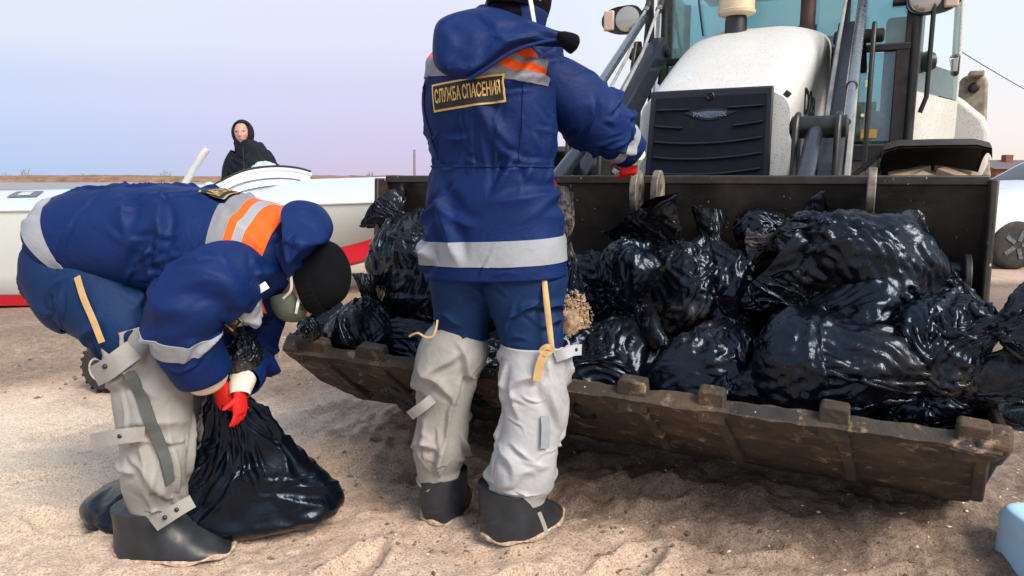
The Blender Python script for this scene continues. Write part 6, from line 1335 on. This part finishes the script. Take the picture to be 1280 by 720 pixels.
# ------------------------------------------------------------------ bystander beyond the boat
def bystander():
    Y = 7.9; w = thing('person', 'person in black hooded parka standing behind the boat', 'person', (float(P(312, 220, Y)[0]), Y, 0))
    hc = P(303, 167, Y); face = np.array((.10, -1, -.06)); xr = np.array((1, .0, 0))
    x = lambda px: P(px, 200, Y)[0]
    S = lambda z, px, a, b: ((x(px), Y, z), (1, 0, 0), a, b, b, 2.3)
    limbs = [([(x(290), Y, 1.42), (x(284), Y - .02, 1.15), (x(286), Y - .12, .92)], [.05, .04, .03]), ([(x(333), Y, 1.42), (x(343), Y - .02, 1.15), (x(338), Y - .15, .95)], [.05, .04, .03]),
             ([(x(305), Y, .9), (x(303), Y, .5), (x(302), Y, .05)], [.09, .06, .04]), ([(x(322), Y, .9), (x(324), Y, .5), (x(325), Y, .05)], [.09, .06, .04])]
    _, fr = person_body(w, hc, (-.03, 0, 1), face, (x(313), Y, 1.35), (x(313), Y, .9), limbs, s=1.14, voxel=.006)
    u, f, r = fr
    cloth('parka', 'parka_black', w, [S(.72, 313, .25, .15), S(.9, 313, .25, .15), S(1.1, 313, .255, .15), S(1.3, 313, .25, .145), S(1.42, 313, .205, .12), S(1.50, 309, .13, .095), S(1.56, 305, .09, .085), S(1.60, 304, .085, .08)], 72, 70, seed=91, fix0=True, fix1=True)
    for px, e in ((286, -1), (340, 1)):
        cloth('sleeve', 'parka_black', w, [((x(313 + e * 17), Y, 1.44), (0, 1, 0), .07, .07, .07, 2), ((x(313 + e * 24), Y, 1.34), (0, 1, 0), .08, .075, .075, 2), ((x(313 + e * 29), Y - .02, 1.14), (0, 1, 0), .068, .068, .068, 2), ((x(313 + e * 27), Y - .12, .95), (0, 1, 0), .055, .055, .055, 2)], 40, 40, seed=93, fix0=True, fix1=True)
        glove(w, (x(313 + e * 27), Y - .13, .94), (0, -.4, -1), (-e, 0, 0), 'knit_black', curl=.6)
        cloth('trouser_leg', 'knit_black', w, [((x(313 + e * 8), Y, .85), (1, 0, 0), .11, .11, .11, 2), ((x(313 + e * 10), Y, .5), (1, 0, 0), .085, .085, .085, 2), ((x(313 + e * 11), Y, .08), (1, 0, 0), .07, .08, .08, 2)], 40, 40, fix0=True, fix1=True)
        boot(w, (x(313 + e * 11), Y + .08, 0.004), R(-95), .28, .10, .12)
    # hood: shell round the head, open at the face
    n, m = 60, 44; th = np.linspace(0, 2 * math.pi, n, endpoint=False)[:, None]; ph = np.linspace(.03, 2.55, m)[None]
    X, Yf, Z = np.sin(ph) * np.sin(th) * .116, np.sin(ph) * np.cos(th) * .132 - .022, np.cos(ph) * .146 + 0 * th + .004
    V = hc + X[..., None] * r + Yf[..., None] * f + Z[..., None] * u; V = V + .006 * fbm(V * 14, 3, 5)[..., None] * f
    keep = lambda i, j: not ((Yf[i, j] > .028) and (abs(X[i, j]) < .092) and (Z[i, j] < .118))
    fc = [(i * m + j, ((i + 1) % n) * m + j, ((i + 1) % n) * m + j + 1, i * m + j + 1) for i in range(n) for j in range(m - 1) if keep(i, j)]
    ho = MB().add(V.reshape(-1, 3), fc).build('hood', 'parka_black', w, world=True, sharp=None); so = ho.modifiers.new('s', 'SOLIDIFY'); so.thickness = .012; so.offset = -1
    a = np.linspace(0, 2 * math.pi, 40); rim = np.stack([hc + r * .089 * math.cos(q) * (1 - .12 * max(0, -math.sin(q))) + u * (.116 * math.sin(q) - .010) + f * (.046 - .014 * math.sin(q)) for q in a]); MB().tube(rim, .012, 8, False).build('hood_rim', 'parka_black', w, world=True)
    # face details
    for e in (-1, 1): MB().lathe(hc + r * e * .034 + u * .012 + f * .084, f, [(-.008, .011), (.002, .009), (.006, .004), (.007, .0005)], 10).build('eye', 'eye_dark', w, world=True); MB().tube(np.array([hc + r * e * .018 + u * .032 + f * .101, hc + r * e * .036 + u * .036 + f * .096, hc + r * e * .055 + u * .028 + f * .080]), [.004, .005, .003], 6).build('eyebrow', 'stubble', w, world=True)
    HV, _ = head_grid(hc, u, f, 1.07); q = (HV - hc); zz, yy, xx = q @ u, q @ f, q @ r; nb = HV + (HV - hc) / np.linalg.norm(HV - hc, axis=-1)[..., None] * .003
    ok = lambda i, j: zz[i, j] < -.048 and yy[i, j] > .01 and not (abs(xx[i, j]) < .022 and -.070 < zz[i, j] < -.05)
    fc = [(i * 60 + j, ((i + 1) % 72) * 60 + j, ((i + 1) % 72) * 60 + j + 1, i * 60 + j + 1) for i in range(72) for j in range(59) if ok(i, j)]
    MB().add(nb.reshape(-1, 3), fc).build('grey_stubble', 'stubble', w, world=True, sharp=None)
    MB().tube(np.array([hc - u * .065 + r * -.026 + f * .101, hc - u * .064 + f * .110, hc - u * .065 + r * .026 + f * .101]), [.003, .004, .003], 6).build('lips', 'lip', w, world=True)
    zc = (x(313), Y - .152, 0); MB().tube(np.array([(x(311), Y - .155, z) for z in np.linspace(.75, 1.5, 12)]), .006, 6).build('front_zip', 'trim_black', w, world=True)
    lx, lz = P(319, 199, 7.83)[0], P(319, 199, 7.83)[2]
    MB().box((lx - .03, 7.835, lz - .07), (.006, .01, .15)).build('pocket_zip', 'stubble', w, world=True); MB().box((lx + .02, 7.835, lz), (.075, .006, .012)).build('chest_logo', 'stubble', w, world=True)
simple('lip', (.42, .13, .11), .5)
bystander()
